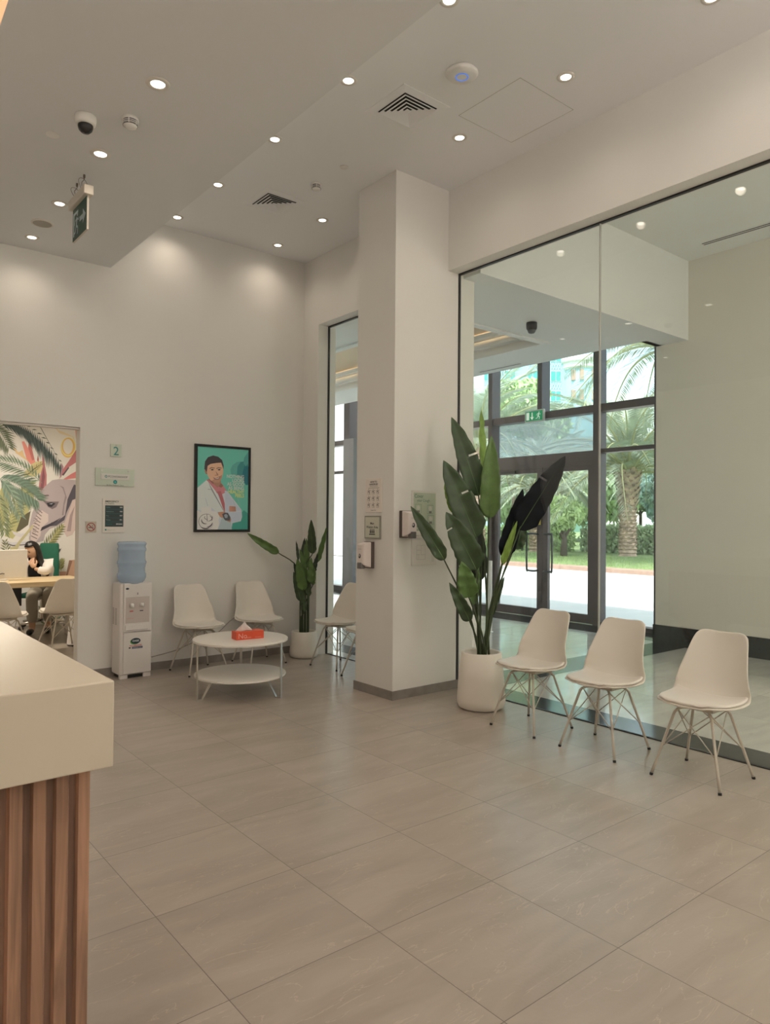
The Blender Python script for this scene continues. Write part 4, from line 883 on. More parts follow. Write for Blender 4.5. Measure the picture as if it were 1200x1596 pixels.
# strelitzia flowers
Mx([(270, 385), (300, 380), (430, 610), (440, 640), (380, 670), (330, 600)], (176, 104, 88)); Mx([(360, 360), (375, 380), (430, 610), (400, 620), (350, 460)], (150, 84, 74)); Mx([(150, 430), (230, 520), (280, 490), (300, 560), (370, 650), (320, 610), (200, 530)], (190, 140, 96))
Mx([(470, 550), (482, 600), (480, 640), (460, 620)], (128, 66, 56)); Mx([(522, 515), (545, 600), (580, 800), (578, 940), (520, 1010), (480, 970), (500, 800), (530, 700)], (138, 84, 80)); Mx([(540, 700), (560, 820), (540, 960), (500, 980), (520, 820)], (104, 62, 62))
Mx([(700, 180), (690, 220), (740, 280), (900, 330), (940, 420), (920, 330), (820, 280), (720, 240)], (186, 150, 116))
ringc = []
def mring(cx, cy, rx, ry, wd, c, n=24):
    K[0] += .5
    for i in range(n):
        a, a2 = 2*PI*i/n, 2*PI*(i+1)/n; w1 = wd*(.7+.3*math.sin(a)); w2 = wd*(.7+.3*math.sin(a2))
        print_poly(b, [(cx+rx*math.cos(a), cy+ry*math.sin(a)), (cx+(rx-w1)*math.cos(a), cy+(ry-w1)*math.sin(a)), (cx+(rx-w2)*math.cos(a2), cy+(ry-w2)*math.sin(a2)), (cx+rx*math.cos(a2), cy+ry*math.sin(a2))], cr(*c), MY-.003, K[0], 0, 640, 7.977)
mring(845, 460, 90, 125, 42, (178, 132, 72)); mring(850, 450, 92, 118, 14, (196, 158, 98))
Mx([(930, 200), (975, 200), (975, 380), (950, 380)], (168, 116, 98)); Mx([(975, 440), (1010, 440), (1010, 620), (900, 690), (800, 760), (740, 850), (760, 760), (860, 620)], (146, 86, 82)); Mx([(760, 840), (860, 700), (1010, 600), (1010, 640), (880, 730), (780, 850)], (176, 164, 158)); Mx([(790, 850), (880, 790), (1010, 720), (1010, 830), (860, 850), (800, 860)], (160, 92, 84)); Mx([(740, 740), (765, 650), (790, 700), (760, 830), (742, 800)], (132, 100, 100)); Mx([(770, 800), (850, 700), (860, 712), (790, 810)], (74, 60, 62))
# elephant (plain watercolour-like head)
el = (138, 120, 112)
Mx([(360, 1596), (365, 1430), (400, 1270), (470, 1130), (500, 1020), (560, 940), (650, 865), (740, 850), (900, 860), (1010, 870), (1010, 1300), (830, 1380), (700, 1440), (620, 1470), (560, 1540), (540, 1620), (380, 1660)], el)
Mx([(380, 1600), (395, 1440), (460, 1300), (520, 1240), (600, 1290), (600, 1380), (520, 1450), (500, 1560), (440, 1640)], (162, 140, 126))
for k in range(9): Mx([(470-k*10, 1215+k*42), (530-k*8, 1270+k*40), (520-k*8, 1278+k*40), (464-k*10, 1226+k*42)], (104, 88, 80))
for k in range(7): Mx([(420-k*3, 1330+k*32), (470-k*4, 1345+k*33), (468-k*4, 1352+k*33), (418-k*3, 1340+k*32)], (112, 94, 86))
Mx([(530, 1120), (600, 1130), (735, 1130), (700, 1200), (650, 1225), (600, 1200), (570, 1160)], (94, 80, 76)); Mx([(580, 1150), (640, 1140), (690, 1155), (640, 1200), (600, 1190)], (36, 32, 34)); Mx([(610, 1160), (660, 1150), (640, 1165)], (150, 144, 140)); Mx([(540, 1050), (600, 1045), (615, 1060), (560, 1062)], (84, 66, 62))
Mx([(740, 930), (790, 950), (830, 1080), (800, 1180), (790, 1300), (770, 1300), (790, 1150), (810, 1060), (780, 970)], (112, 96, 92))
Mx([(900, 960), (920, 920), (975, 930), (1010, 900), (1010, 1080), (900, 1110), (870, 1180), (830, 1260), (800, 1360), (700, 1430), (600, 1440), (640, 1390), (720, 1370), (810, 1300), (840, 1100)], (66, 58, 60))
Mx([(900, 1120), (960, 1080), (1010, 1080), (1010, 1520), (960, 1440), (900, 1540), (830, 1570), (795, 1510), (800, 1400), (860, 1250)], (160, 136, 122)); Mx([(830, 1500), (870, 1300), (930, 1180), (900, 1320), (880, 1500)], (128, 106, 98))
Mx([(500, 1500), (520, 1450), (640, 1395), (760, 1330), (740, 1350), (640, 1430), (560, 1470)], (52, 46, 48))
# tusks and lower leaves
Mx([(140, 1480), (160, 1500), (260, 1530), (370, 1520), (370, 1560), (240, 1570), (170, 1540)], (164, 150, 138)); Mx([(10, 1600), (50, 1610), (150, 1640), (360, 1625), (360, 1665), (160, 1680), (60, 1650)], (160, 148, 138)); Mx([(20, 1612), (60, 1640), (160, 1672), (350, 1658), (350, 1668), (160, 1684), (60, 1652)], (70, 60, 58))
Mx([(200, 1500), (260, 1330), (330, 1280), (380, 1250), (350, 1420), (240, 1500)], (74, 66, 48)); Mx([(640, 1596), (700, 1480), (800, 1400), (780, 1480), (700, 1620), (600, 1800), (480, 1800)], (140, 126, 80)); mfrond((500, 1790), (620, 1620), (790, 1420), 120, 12, 12, (96, 92, 60))
mfrond((120, 1900), (80, 1760), (60, 1600), 100, 10, 8, (96, 92, 60)); Mx([(120, 1700), (180, 1690), (250, 1600), (400, 1420), (420, 1440), (260, 1640), (180, 1800)], (150, 134, 96))
Mx([(930, 1480), (975, 1460), (975, 1596), (960, 1590)], (60, 54, 50)); Mx([(650, 1740), (690, 1710), (760, 1720), (770, 1700), (720, 1800), (680, 1830)], (60, 54, 52)); mfrond((700, 1860), (710, 1760), (700, 1640), 60, 8, 6, (120, 110, 70)); mfrond((760, 1990), (750, 1940), (740, 1860), 110, 14, 7, (120, 112, 70))
Mx([(735, 2000), (825, 2000), (815, 2080), (745, 2080)], (150, 106, 84)); Mx([(860, 1860), (975, 1850), (975, 2060), (820, 2060)], (150, 112, 86)); Mx([(860, 1860), (900, 1870), (840, 2050), (820, 2050)], (112, 78, 60))
for k in range(3): mfrond((560+k*140, 2700), (540+k*150, 2500), (600+k*130, 2330), 130, 14, 9, (84, 90, 66))
# big palm fronds in front
mfrond((-40, 130), (420, 60), (780, 700), 300, 15, 26, dkg, side=(1,)); mfrond((-40, 130), (420, 60), (780, 700), 70, 8, 14, (70, 74, 60), side=(-1,)); mfrond((-160, 250), (-40, 160), (120, 480), 200, 12, 16, (78, 80, 58))
mfrond((520, 900), (250, 640), (-60, 620), 190, 12, 16, sage, side=(1, -1)); mfrond((-20, 840), (220, 900), (480, 1120), 260, 15, 22, (82, 92, 74)); mfrond((20, 850), (140, 1000), (260, 1330), 170, 13, 14, (96, 104, 84))
for k in range(4): mfrond((-300-k*420, 1900), (-250-k*400, 1200), (-120-k*420, 500), 260, 20, 16, (88, 96, 72)); mfrond((1250+k*330, 1800), (1200+k*330, 1100), (1350+k*300, 500), 230, 18, 14, (96, 100, 72))
o = b.build('print', mural, loc=mo); o.location = (0, 0, 0)

oak = wood_mat('pale_oak', (.55, .42, .24), (.68, .54, .34), axis=0)
t = thing('desk', 'pale wooden desk in the consulting room', 'desk', (1.75, 9.45, 0))
MB().box(-1.1, 1.0, -.32, .52, .69, .75, oak).build('desk_top', t, bevel=.004)
for sx in (-1.05, .95): MB().box(sx-.02, sx+.02, -.28, .48, 0, .69, white_pl).build('side_panel', t)
MB().box(-1.03, .40, .42, .44, .40, .69, mat('modesty_dark', (.02, .02, .024), .5)).build('modesty_panel', t)
t = thing('computer_monitor', 'white back of a computer screen on the consulting room desk', 'monitor', (1.80, 9.50, .75))
MB().box(-.36, .325, -.015, .02, .03, .37, mat('monitor_white', (.74, .72, .68), .4)).build('screen_housing', t, bevel=.006)
MB().box(-.12, .12, -.02, .14, 0, .012, white_pl).box(-.03, .03, .0, .03, .012, .1, white_pl).build('stand', t)
text('dell', (-.06, -.0158, .075), .07, '-y', ink, t) if False else None
MB().tube([(-.02, -.017, .085), (.02, -.019, .082), (.05, -.017, .09), (.075, -.017, .086)], .006, ink, 6).build('cable_clip', t)
CLB = MB()
t = thing('office_chair', 'green swivel office chair behind the desk', 'office chair', (2.56, 10.56, 0), -.6)
gf = mat('green_fabric', (.022, .15, .10), .8)
rows = [[Vector((u*.145*(1-.25*abs(v-.5)), .22+.03*u*u-.04*math.sin(v*3), 0.52+v*.64)) for u in [-1+j/4 for j in range(9)]] for v in [i/8 for i in range(9)]]
MB().grid(rows, gf).build('backrest', t, smooth=True, solid=.05, sub=1)
MB().box(-.24, .24, -.24, .2, .43, .49, gf).build('seat', t, bevel=.025)
MB().tube([(0, 0, .43), (0, 0, .10)], .03, chrome, 12).build('gas_column', t)
for k in range(5):
    a = k*2*PI/5+.3; q = MB().tube([(0, 0, .12), (.3*math.cos(a), .3*math.sin(a), .085)], [.025, .015], chrome, 8).build('base_arm', t, smooth=True)
    MB().lathe([(.027, -.022), (.03, 0), (.027, .022)], black, 16).build('caster', q).matrix_basis = Matrix.Translation((.3*math.cos(a), .3*math.sin(a), .031)) @ Euler((PI/2, 0, a)).to_matrix().to_4x4()
t = thing('draped_stool', 'low stool under a white cloth, just inside the opening', 'stool', (2.62, 8.93, 0))
b = MB(); rows = []
for i in range(11):
    v = i/10; row = []
    for j in range(37):
        a = 2*PI*j/36; r_ = (.13+.05*v**1.3)*(1+.05*v*math.sin(a*6)+.03*v*math.sin(a*11)); row.append(Vector((r_*math.cos(a), r_*math.sin(a), .66-.64*v)))
    rows.append(row)
b.grid(rows, mat('white_cloth', (.82, .81, .80), .9)).lathe([(.13, .66), (.10, .685), (0, .69)], MATS['white_cloth'], 36, cap0=False, cap1=False).build('cloth', t, smooth=True)
MB().tube([(0, 0, .64), (0, 0, 0)], .03, chrome, 10).build('stool_leg', t)
# ceiling light of that room
t = thing('ceiling_panel_light', 'square ceiling light inside the consulting room, hidden above the opening', 'ceiling light', (1.8, 9.2, 2.9))
MB().box(-.3, .3, -.3, .3, -.02, 0, trim_w).build('frame', t); MB().box(-.27, .27, -.27, .27, -.024, -.02, mat('panel_glow', (.9, .9, .85), .5, emit=(1, .9, .75), es=4)).build('diffuser', t)
ld = bpy.data.lights.new('lamp', 'AREA'); ld.shape = 'SQUARE'; ld.size = .54; ld.energy = 44; ld.color = (1, .86, .68); lo = bpy.data.objects.new('lamp', ld); C.objects.link(lo); lo.parent = t; lo.location = (0, 0, -.03)

# ---- person at the desk
def skin_mesh(name, verts, edges, radii, mm, parent=None, sub=2, root=0):
    me = bpy.data.meshes.new(name); me.from_pydata([tuple(v) for v in verts], edges, []); o = bpy.data.objects.new(name, me); C.objects.link(o); me.materials.append(mm)
    md = o.modifiers.new('skin', 'SKIN'); md.use_smooth_shade = True; sv = me.skin_vertices[0].data
    for i, r in enumerate(radii): sv[i].radius = (r, r) if not isinstance(r, tuple) else r; sv[i].use_root = i == root
    q = o.modifiers.new('sub', 'SUBSURF'); q.levels = sub; q.render_levels = sub
    if parent: o.parent = parent
    return o
skin_m = mat('skin', (.62, .40, .28), .5); coat_m = mat('coat_white', (.80, .77, .76), .8, bump=.2, bscale=14); top_m = mat('black_top', (.012, .012, .015), .8); hair_m = mat('black_hair', (.010, .008, .008), .4); trs = mat('grey_trousers', (.42, .39, .33), .85)
hc = at_d(50, 858, 9.32)
pr_ = thing('person', 'dark-haired woman in a white coat leaning over the desk, hand at her chin', 'person', (2.5, 10.4, 0)); po = Vector((2.5, 10.4, 0))
hc = Vector((2.325, 10.125, 1.085))
pel = Vector((2.54, 10.42, .53)); chest = Vector((2.44, 10.30, .84)); nk = Vector((2.365, 10.19, .96)); hb = hc+Vector((.02, .03, -.07))
shR = Vector((2.53, 10.17, .895)); elR = Vector((2.45, 9.93, .80)); haR = Vector((2.31, 9.96, .86))
elL = Vector((2.08, 10.20, .80)); shL = Vector((2.29, 10.38, .895)); haL = Vector((1.98, 9.96, .775))
kn1 = Vector((2.31, 10.06, .50)); kn2 = Vector((2.50, 10.03, .50)); ft1 = Vector((2.33, 10.10, .07)); ft2 = Vector((2.53, 10.12, .07)); to1 = ft1+Vector((-.08, -.15, -.03)); to2 = ft2+Vector((-.06, -.16, -.03))
bodyv = [pel, (pel+chest)/2, chest, nk, hb, shR, elR, haR, shL, elL, haL, kn1, ft1, to1, kn2, ft2, to2, pel+Vector((-.08, -.02, 0)), pel+Vector((.09, -.02, 0))]
be = [(0, 1), (1, 2), (2, 3), (3, 4), (2, 5), (5, 6), (6, 7), (2, 8), (8, 9), (9, 10), (0, 17), (17, 11), (11, 12), (12, 13), (0, 18), (18, 14), (14, 15), (15, 16)]
br = [.11, .095, .09, .042, .045, .042, .032, .024, .042, .032, .024, .062, .042, .03, .062, .042, .03, .08, .08]
skin_mesh('body', [Vector(v)-po for v in bodyv], be, br, skin_m, pr_)
# face/head: shaped ellipsoid with nose, lips, brows, eyes, ears turned to the screen
def headpt(v, M): return M @ Vector(v)
look = Vector((-.66, -.40, -.34)).normalized(); lx = look.cross(Vector((0, 0, 1))).normalized(); lu = lx.cross(look).normalized()
HM = Matrix((lx, look, lu)).transposed().to_4x4(); HM.translation = hc-po     # local: x right, y forward, z up
b = MB(); rows = []
for i in range(21):
    th = PI*i/20; row = []
    for j in range(29):
        a = 2*PI*j/28; x = math.sin(th)*math.cos(a); y = math.sin(th)*math.sin(a); z = math.cos(th)
        X_, Y_, Z_ = x*.074, y*.092, z*.115
        if z < 0: X_ *= 1-.28*(-z)**1.5; Y_ *= 1-.12*(-z)
        if y > 0:
            Y_ += .022*math.exp(-((x/.16)**2+((z+.12)/.13)**2)); Y_ -= .010*math.exp(-(((abs(x)-.42)/.2)**2+((z-.05)/.13)**2)); Y_ += .008*math.exp(-((x/.25)**2+((z+.47)/.07)**2)); Y_ += .010*math.exp(-((x/.3)**2+((z+.85)/.12)**2))
        row.append(HM @ Vector((X_, Y_, Z_)))
    rows.append(row)
b.grid(rows, skin_m)
lip = mat('lips', (.42, .13, .11), .5); eye = mat('eye_dark', (.02, .015, .015), .3)
def patch(cx, cz, rx, rz, yo, mm): b.poly([HM @ Vector((cx+rx*math.cos(2*PI*i/12), yo, cz+rz*math.sin(2*PI*i/12))) for i in range(12)], mm)
b.build('face', pr_, smooth=True)
b = MB(); patch(0, -.056, .024, .007, .097, lip); patch(0, -.051, .018, .003, .0985, lip)
b.build('mouth', pr_)
b = MB()
for s_ in (-1, 1): patch(s_*.031, .006, .014, .006, .0835, eye); patch(s_*.032, .024, .02, .004, .086, hair_m)
b.build('eyes', pr_)
# hair: cap and long fall on both sides and back
b = MB(); rows = []
for i in range(15):
    v = i/14; row = []
    for j in range(25):
        a = PI*(-.06+1.12*j/24)          # from right side around the back to the left side
        th = v*PI*.56 if v < .5 else PI*.28
        if v <= .5: t_ = v/.5*PI*.5; p_ = Vector((.086*math.cos(a)*math.sin(t_), -.105*math.sin(a)*math.sin(t_)+.012*math.cos(t_), .125*math.cos(t_)))
        else:
            f_ = (v-.5)/.5; sway = 1+.12*math.sin(a*5+f_*4); p_ = Vector((.086*math.cos(a)*(1-.12*f_)*sway, -.105*math.sin(a)*(1-.25*f_)-.01*f_+.03*f_*abs(math.cos(a)), -.30*f_))
        row.append(HM @ p_)
    rows.append(row)
b.grid(rows, hair_m)
rows = []
for i in range(7):      # front of the crown, parted
    v = i/6; t_ = v*PI*.29; rows.append([HM @ Vector((.084*math.cos(a)*math.sin(t_), .101*math.sin(a)*math.sin(t_), .126*math.cos(t_)-.006*math.sin(a*2)**2)) for a in [PI*j/16 for j in range(17)]])
b.grid(rows, hair_m).build('hair', pr_, smooth=True, solid=.012)
ev = HM @ Vector((-.08, -.005, 0)); MB().lathe([(0, -.02), (.012, -.01), (.014, .005), (.008, .022), (0, .026)], skin_m, 12, tuple(HM @ Vector((.080, .008, -.002))), cap0=False, cap1=False, sy=.6).build('ear', pr_, smooth=True)
# coat: torso and sleeves slightly larger than the body
cv = [pel+Vector((0, 0, .02)), (pel+chest)/2, chest, nk+Vector((.03, .04, -.06)), shR, elR+Vector((.005, 0, .01)), elR*.25+haR*.75, shL, elL, elL*.3+haL*.7]
skin_mesh('coat', [Vector(v)-po for v in cv], [(0, 1), (1, 2), (2, 3), (2, 4), (4, 5), (5, 6), (2, 7), (7, 8), (8, 9)], [.16, .15, .14, .07, .075, .060, .048, .075, .060, .048], coat_m, pr_)
skin_mesh('top', [Vector(v)-po for v in (pel+Vector((-.07, -.08, .08)), (pel+chest)/2+Vector((-.075, -.085, 0)), chest+Vector((-.065, -.075, .0)), nk+Vector((-.01, -.015, -.03)))], [(0, 1), (1, 2), (2, 3)], [.09, .10, .095, .055], top_m, pr_)
skin_mesh('trousers', [Vector(v)-po for v in (pel, pel+Vector((-.08, -.02, 0)), kn1, ft1+Vector((0, 0, .06)), pel+Vector((.09, -.02, 0)), kn2, ft2+Vector((0, 0, .06)))], [(0, 1), (1, 2), (2, 3), (0, 4), (4, 5), (5, 6)], [.12, .095, .08, .068, .095, .08, .068], trs, pr_)
for f_, t_ in ((ft1, to1), (ft2, to2)): skin_mesh('shoe', [f_-po+Vector((0, .03, -.02)), (f_+t_)/2-po+Vector((0, 0, -.01)), t_-po+Vector((0, -.01, 0))], [(0, 1), (1, 2)], [.04, .045, .034], MATS['black_plastic'], pr_)
def hand(w_, dirv, palm_n, name, par, curl=.5):
    dirv = dirv.normalized(); sd_ = dirv.cross(palm_n).normalized(); pn = sd_.cross(dirv).normalized()
    V = [w_, w_+dirv*.045]; E_ = [(0, 1)]; Rr = [.026, .028]
    for k in range(4):
        k0 = w_+dirv*.075+sd_*(.030-.020*k); L_ = (.07, .08, .074, .058)[k]; i0 = len(V)
        V += [k0, k0+dirv*L_*.42-pn*L_*.2*curl, k0+dirv*L_*.68-pn*L_*.5*curl, k0+dirv*L_*.75-pn*L_*.85*curl]; E_ += [(1, i0), (i0, i0+1), (i0+1, i0+2), (i0+2, i0+3)]; Rr += [.011, .0095, .0088, .0078]
    i0 = len(V); V += [w_+dirv*.03+sd_*.035, w_+dirv*.055+sd_*.055-pn*.01, w_+dirv*.085+sd_*.058-pn*.02]; E_ += [(1, i0), (i0, i0+1), (i0+1, i0+2)]; Rr += [.013, .0105, .009]
    skin_mesh(name, V, E_, Rr, skin_m, par)
hand(haR-po, Vector((-.25, .25, .75)), Vector((-.6, -.7, .1)), 'hand', pr_, .9)
hand(haL-po, Vector((-.6, -.5, 0)), Vector((0, 0, 1)), 'hand', pr_, .3)

# ------------------------------------------------------------------ outside
pave = mat('pale_paving', (.62, .60, .57), .8, var=.06, vscale=1.5)
road = mat('road_concrete', (.60, .585, .56), .85, var=.05, vscale=.6)
struct(MB().box(9.2, 13.2, -60, 90, -.25, -.02, pave), 'ground_terrace')
struct(MB().box(13.2, 19.2, -60, 90, -.25, -.03, road), 'ground_road')
struct(MB().box(19.2, 20.0, -60, 90, -.25, .08, mat('brick_kerb', (.42, .27, .21), .85, var=.15, vscale=5)), 'ground_kerb')
grass_m = mat('lawn', (.24, .31, .13), .95, var=.35, vscale=6, bump=.6, bscale=30)
struct(MB().box(20.0, 200, -90, 190, -.25, .04, grass_m), 'ground_lawn')
def blades():
    b = MB(); random.seed(3)
    for _ in range(5000):
        x = random.uniform(20.1, 27); y = x*random.uniform(.50, 1.05); h = random.uniform(.05, .12); a = random.uniform(0, PI); w_ = .02
        b.add([(x, y, .04), (x+w_*math.cos(a), y+w_*math.sin(a), .04), (x+random.uniform(-.03, .03), y+random.uniform(-.03, .03), .04+h)], [(0, 1, 2)], mat('grass_blade', (.28, .38, .14), .8))
    return b.build('grass')
tag(blades(), 'green grass growing along the kerb beyond the road', 'grass', kind='stuff')
foli = [mat('foliage_light', (.52, .66, .32), .8, var=.25, vscale=2), mat('foliage_mid', (.40, .52, .31), .8, var=.25, vscale=2), mat('foliage_blue', (.30, .44, .41), .8, var=.25, vscale=1.5)]  # pale, bluish greens: outdoor haze mixed into the leaf colours
def leaves_blob(b, c, r, n, size, mm, flat=1.0):
    for _ in range(n):
        while True:
            d = Vector((random.uniform(-1, 1), random.uniform(-1, 1), random.uniform(-1, 1)))
            if .3 < d.length < 1: break
        p = Vector(c)+Vector((d.x*r, d.y*r, d.z*r*flat)); e = Euler((random.uniform(0, PI), random.uniform(0, PI), random.uniform(0, PI))).to_matrix(); s = size*random.uniform(.6, 1.3)
        b.add([p+e @ Vector(v) for v in ((-s, 0, 0), (0, -s*.45, 0), (s, 0, 0), (0, s*.45, 0))], [(0, 1, 2, 3)], mm)
def shrub(name, label, cat, x, y, sx, sy, h, k, n=2600, z0=.04, group=None):
    random.seed(int(x*10+y)); t = thing(name, label, cat, (x, y, z0), 0, group); b = MB()
    for _ in range(int(n)):
        # leaf on a boxy clipped hedge surface
        f = random.random(); u, v, w_ = random.uniform(-1, 1), random.uniform(-1, 1), random.random()
        if f < .45: p = Vector((-sx*(1+.05*random.random()), v*sy, w_*h))
        elif f < .8: p = Vector((u*sx, v*sy, h*(1-.06*random.random())))
        else: p = Vector((u*sx, -sy, w_*h))
        p += Vector([random.uniform(-.12, .12) for _ in range(3)]); p.z = max(.02, p.z+.12*noise.noise(p*1.3)); e = Euler([random.uniform(0, PI) for _ in range(3)]).to_matrix(); s = .12
        b.add([p+e @ Vector(q) for q in ((-s, 0, 0), (0, -s*.5, 0), (s, 0, 0), (0, s*.5, 0))], [(0, 1, 2, 3)], mat('hedge_green', (.50, .60, .38), .8, var=.3, vscale=3) if k == 1 else foli[k])
    b.build('foliage', t)
    MB().box(-sx*.9, sx*.9, -sy*.97, sy*.97, 0, h*.93, mat('hedge_core', (.46, .54, .36), .95, bump=1, bscale=5)).build('branches', t)
shrub('hedge', 'low clipped hedge behind the palm trunk, right of the doors', 'hedge', 31.5, 18.5, .9, 3.4, 1.25, 1, 4200)
shrub('hedge', 'lighter hedge behind the door glass, left of the palm trunk', 'hedge', 29.6, 24.6, .8, 2.4, 1.15, 0, 3200)
shrub('hedge', 'hedge seen through the left door leaf', 'hedge', 27.5, 29.0, .8, 2.6, 1.3, 0, 2600)
shrub('hedge', 'hedge far left behind the potted plant leaves', 'hedge', 25.5, 34.5, .8, 3.0, 1.5, 0, 2000)
bark = mat('palm_bark', (.50, .36, .28), .95, var=.4, vscale=4, bump=1, bscale=6)
def frond_mesh(seed, L_=3.6, droop=1.5):
    random.seed(seed); b = MB(); pts = []; mm = mat('palm_leaflet', (.40, .46, .36), .7, var=.25, vscale=2)
    for i in range(15): s = i/14; pts.append(Vector((L_*s*(1-.12*s), 0, .35*L_*s*(1-s)-droop*s**2.4)))
    b.tube(pts, [.045*(1-.85*i/14) for i in range(15)], mat('palm_rachis', (.42, .42, .22), .7), 5)
    for i in range(70):
        s = .10+.89*i/70; k = s*14; a = int(k); p = pts[a].lerp(pts[min(a+1, 14)], k-a); d = (pts[min(a+1, 14)]-pts[a]).normalized(); ln = .62*math.sin(PI*min(1, .18+s*.78))**.7
        for sg in (-1, 1):
            o_ = (d*.65+Vector((0, sg, 0))*.75+Vector((0, 0, -.15+.3*random.random()))).normalized(); q = p+o_*ln; q.z -= .12*ln; n_ = o_.cross(Vector((0, 0, 1))).normalized()*.014+Vector((0, 0, .006)); mid = p+o_*ln*.5
            b.add([p, mid+n_, q, mid-n_], [(0, 1, 2, 3)], mm)
    o = b.build('frond'); me = o.data; bpy.data.objects.remove(o); return me
FM = [frond_mesh(1), frond_mesh(2, 3.2, 2.0), frond_mesh(3, 3.9, 1.1)]
def palm(x, y, ht, rt, label, n=44, sc_=1.0, seed=1):
    random.seed(seed); t = thing('date_palm', label, 'palm tree', (x, y, .04), 0, None)
    prof = []; N = int(ht/.16)
    for i in range(N+1):
        z = ht*i/N; r = rt*(1.08-.25*(i/N)) if z < ht*.55 else rt*(.90+.55*((z/ht-.55)/.45)); prof += [(r*1.05, z), (r*.90, z+ht/N*.75)]
    b = MB().lathe(prof, bark, 22)
    for k in range(220):
        a = k*2.39996; z = .2+(ht-.2)*k/220; r = rt*(1.0 if z < ht*.6 else 1.0+.45*((z/ht-.6)/.4)); c = Vector((r*math.cos(a), r*math.sin(a), z)); o_ = Vector((math.cos(a), math.sin(a), 0)); sd_ = Vector((-o_.y, o_.x, 0)); q = .09+.05*(z > ht*.6)
        b.add([c-sd_*q, c+sd_*q, c+sd_*q*.4+o_*q*1.0+Vector((0, 0, q*1.5)), c-sd_*q*.4+o_*q*1.0+Vector((0, 0, q*1.5))], [(0, 1, 2, 3)], bark)
    b.build('trunk', t)
    for k in range(n):
        me = FM[k % 3]; f = bpy.data.objects.new('frond', me); C.objects.link(f); f.parent = t; el = math.radians(80-88*(k/n)**.9+random.uniform(-6, 6)); f.location = (.15*math.cos(k*2.4), .15*math.sin(k*2.4), ht+.25-.35*k/n)
        f.rotation_euler = (random.uniform(-.3, .3), -el, k*2.39996); f.scale = (sc_,)*3
palm(28.3, 17.8, 3.7, .36, 'date palm with thick ringed trunk, seen whole right of the doors', 54, 1.35, 1)
palm(28.3, 22.9, 3.1, .32, 'date palm behind the left door leaf', 42, 1.0, 2)
palm(34.5, 26.5, 3.6, .34, 'date palm farther back between the two door leaves', 36, .95, 3)
palm(21.0, 20.0, 4.2, .32, 'date palm at the left, behind the tall potted plant', 46, 1.2, 4)
palm(39.0, 21.5, 4.6, .36, 'tall date palm farther back, directly behind the thick-trunked one', 36, 1.1, 5)
palm(22.0, 12.0, 7.2, .34, 'date palm at the right, fronds hanging into the top pane', 46, 1.35, 6)
random.seed(9)
def tree(x, y, h, r, k, label, n=5200, group=None, size=.26):
    t = thing('leafy_tree', label, 'tree', (x, y, .04), 0, group); b = MB()
    for q in range(9):
        a = q*2.4; rr = r*.55*math.sqrt(q/9); leaves_blob(b, (rr*math.cos(a), rr*math.sin(a), h-r*.65+random.uniform(-.3, .35)*r), r*random.uniform(.42, .6), n//9, size, foli[k], .8)
    b.build('crown', t)
    MB().tube([(0, 0, 0), (.1, .05, h*.3), (.0, .15, h*.62)], [.16, .12, .08], mat('tree_bark', (.12, .09, .07), .95), 8).tube([(.08, .05, h*.28), (-r*.3, r*.3, h*.65)], [.09, .04], MATS['tree_bark'], 6).tube([(.08, .05, h*.3), (r*.3, -r*.35, h*.66)], [.08, .035], MATS['tree_bark'], 6).build('trunk', t, smooth=True)
tree(25.6, 19.2, 2.5, 1.1, 0, 'round light green bush-like tree seen through the right door leaf', 4200, None, .13)
tree(39, 33.6, 11.6, 3.0, 0, 'bright lime-green tree in front of the blue building', 9000)
tree(41.5, 33.0, 9.4, 2.2, 0, 'yellow-green tree right of the bright tree, before the building', 6000)
tree(43, 24.5, 5.6, 2.6, 2, 'dark tree with bare spreading branches, right behind the hedge', 4200)
for k, (x, y, h, r) in enumerate(((46, 32, 6.5, 4), (50, 38, 7, 4.4), (42, 38, 6.2, 3.8), (52, 28, 6.4, 4.2), (56, 34, 7.4, 4.6), (40, 46, 7.2, 4.4), (34, 50, 7.4, 4.4), (28, 44, 7, 4), (24, 52, 8.5, 5), (57, 25, 7, 4.5), (48, 50, 8, 5))):
    tree(x, y, h, r, 2 if k % 2 else 1, 'hazy background tree of the grove beyond the hedge', 4200, 'background grove trees', .4)

t = thing('white_building', 'bright white plain building outside, seen through the narrow glazing left of the column', 'building', (20, 31, 0))
MB().box(-2, 3, -9.5, 12, 0, 9, mat('white_render', (.80, .79, .76), .8)).build('wall', t)
MB().box(-2.2, 3.2, -9.7, 12.2, 9, 9.5, MATS['white_render']).build('parapet', t)
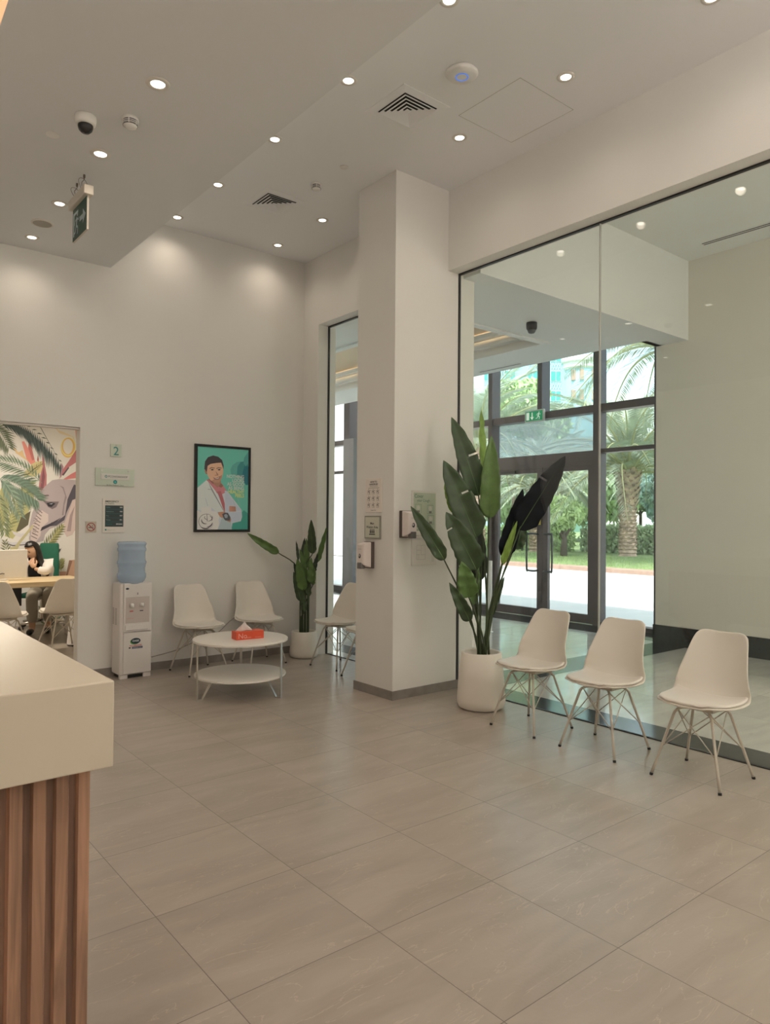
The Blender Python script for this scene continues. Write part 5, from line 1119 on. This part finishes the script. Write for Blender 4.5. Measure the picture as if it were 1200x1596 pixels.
# blue apartment building
D_ = 112.0; c_ = at_d(850, 600, D_); fwd = Vector((f0.x, f0.y, 0)).normalized(); rt_ = Vector((fwd.y, -fwd.x, 0)); ang = math.atan2(rt_.y, rt_.x)
s_ = D_/F_PX
t = thing('apartment_building', 'pale blue apartment building with teal windows and lattice panels', 'building', (c_.x, c_.y, 0), ang)
bw = mat('facade_blue', (.42, .66, .72), .8, var=.05, vscale=.2); bwh = mat('facade_cream', (.78, .76, .72), .8); lat = mat('lattice_white', (.60, .72, .74), .8); wg = mat('window_teal', (.10, .42, .40), .2); brn = mat('shutter_brown', (.50, .34, .26), .7)
zc = c_.z
MB().box(-16, 8.2, 0, 14, 0, zc+14, bw).build('wall', t)
rowz = [zc+(600-y)*s_ for y in (586, 617, 555, 648)]
for zc_ in rowz:
    for xp in (760, 795, 830, 866):
        xx = (xp-850)*s_; f_ = MB().box(xx-.85, xx+.85, -.12, .02, zc_-.85, zc_+.85, lat).build('window', t)
        MB().box(xx-.75, xx-.05, -.16, -.1, zc_-.75, zc_+.7, wg).box(xx+.05, xx+.75, -.16, -.1, zc_-.75, zc_+.7, wg).build('pane', f_)
        b = MB(); zz = zc_+.95
        for k in range(5):
            u_ = xx-.8+k*.4; b.tube([(u_-.0, -.1, zz), (u_+.5 if k < 4 else u_+.1, -.1, zz+1.15 if k < 4 else zz+.3)], .05, lat, 4); b.tube([(u_, -.1, zz), (u_-.5 if k > 0 else u_, -.1, zz+1.15)], .05, lat, 4)
        b.build('lattice_panel', t)
tx = (908-850)*s_
MB().lathe([(2.9, 0), (2.9, zc+14)], bw, 32, (tx, 1.2, 0)).build('round_bay', t, smooth=True)
MB().lathe([(3.0, 0), (3.3, .25), (3.3, .9), (3.6, 1.1), (3.7, 1.5), (3.2, 2.0)], bwh, 32, (tx, 1.2, zc+(574-600)*-s_-.2)).build('cornice', t, smooth=False)
for zc_ in rowz[:2]:
    for xo in (-1.75, -.6, 1.3): MB().box(tx+xo-.3, tx+xo+.3, 1.2-math.sqrt(max(.1, 2.9**2-xo*xo))-.25, 1.2-math.sqrt(max(.1, 2.9**2-xo*xo))+.3, zc_-.85, zc_+.75, brn).build('bay_window', t)
MB().box(8.2, 16, 1, 14, 0, zc-1.0, bwh).build('side_wing', t)
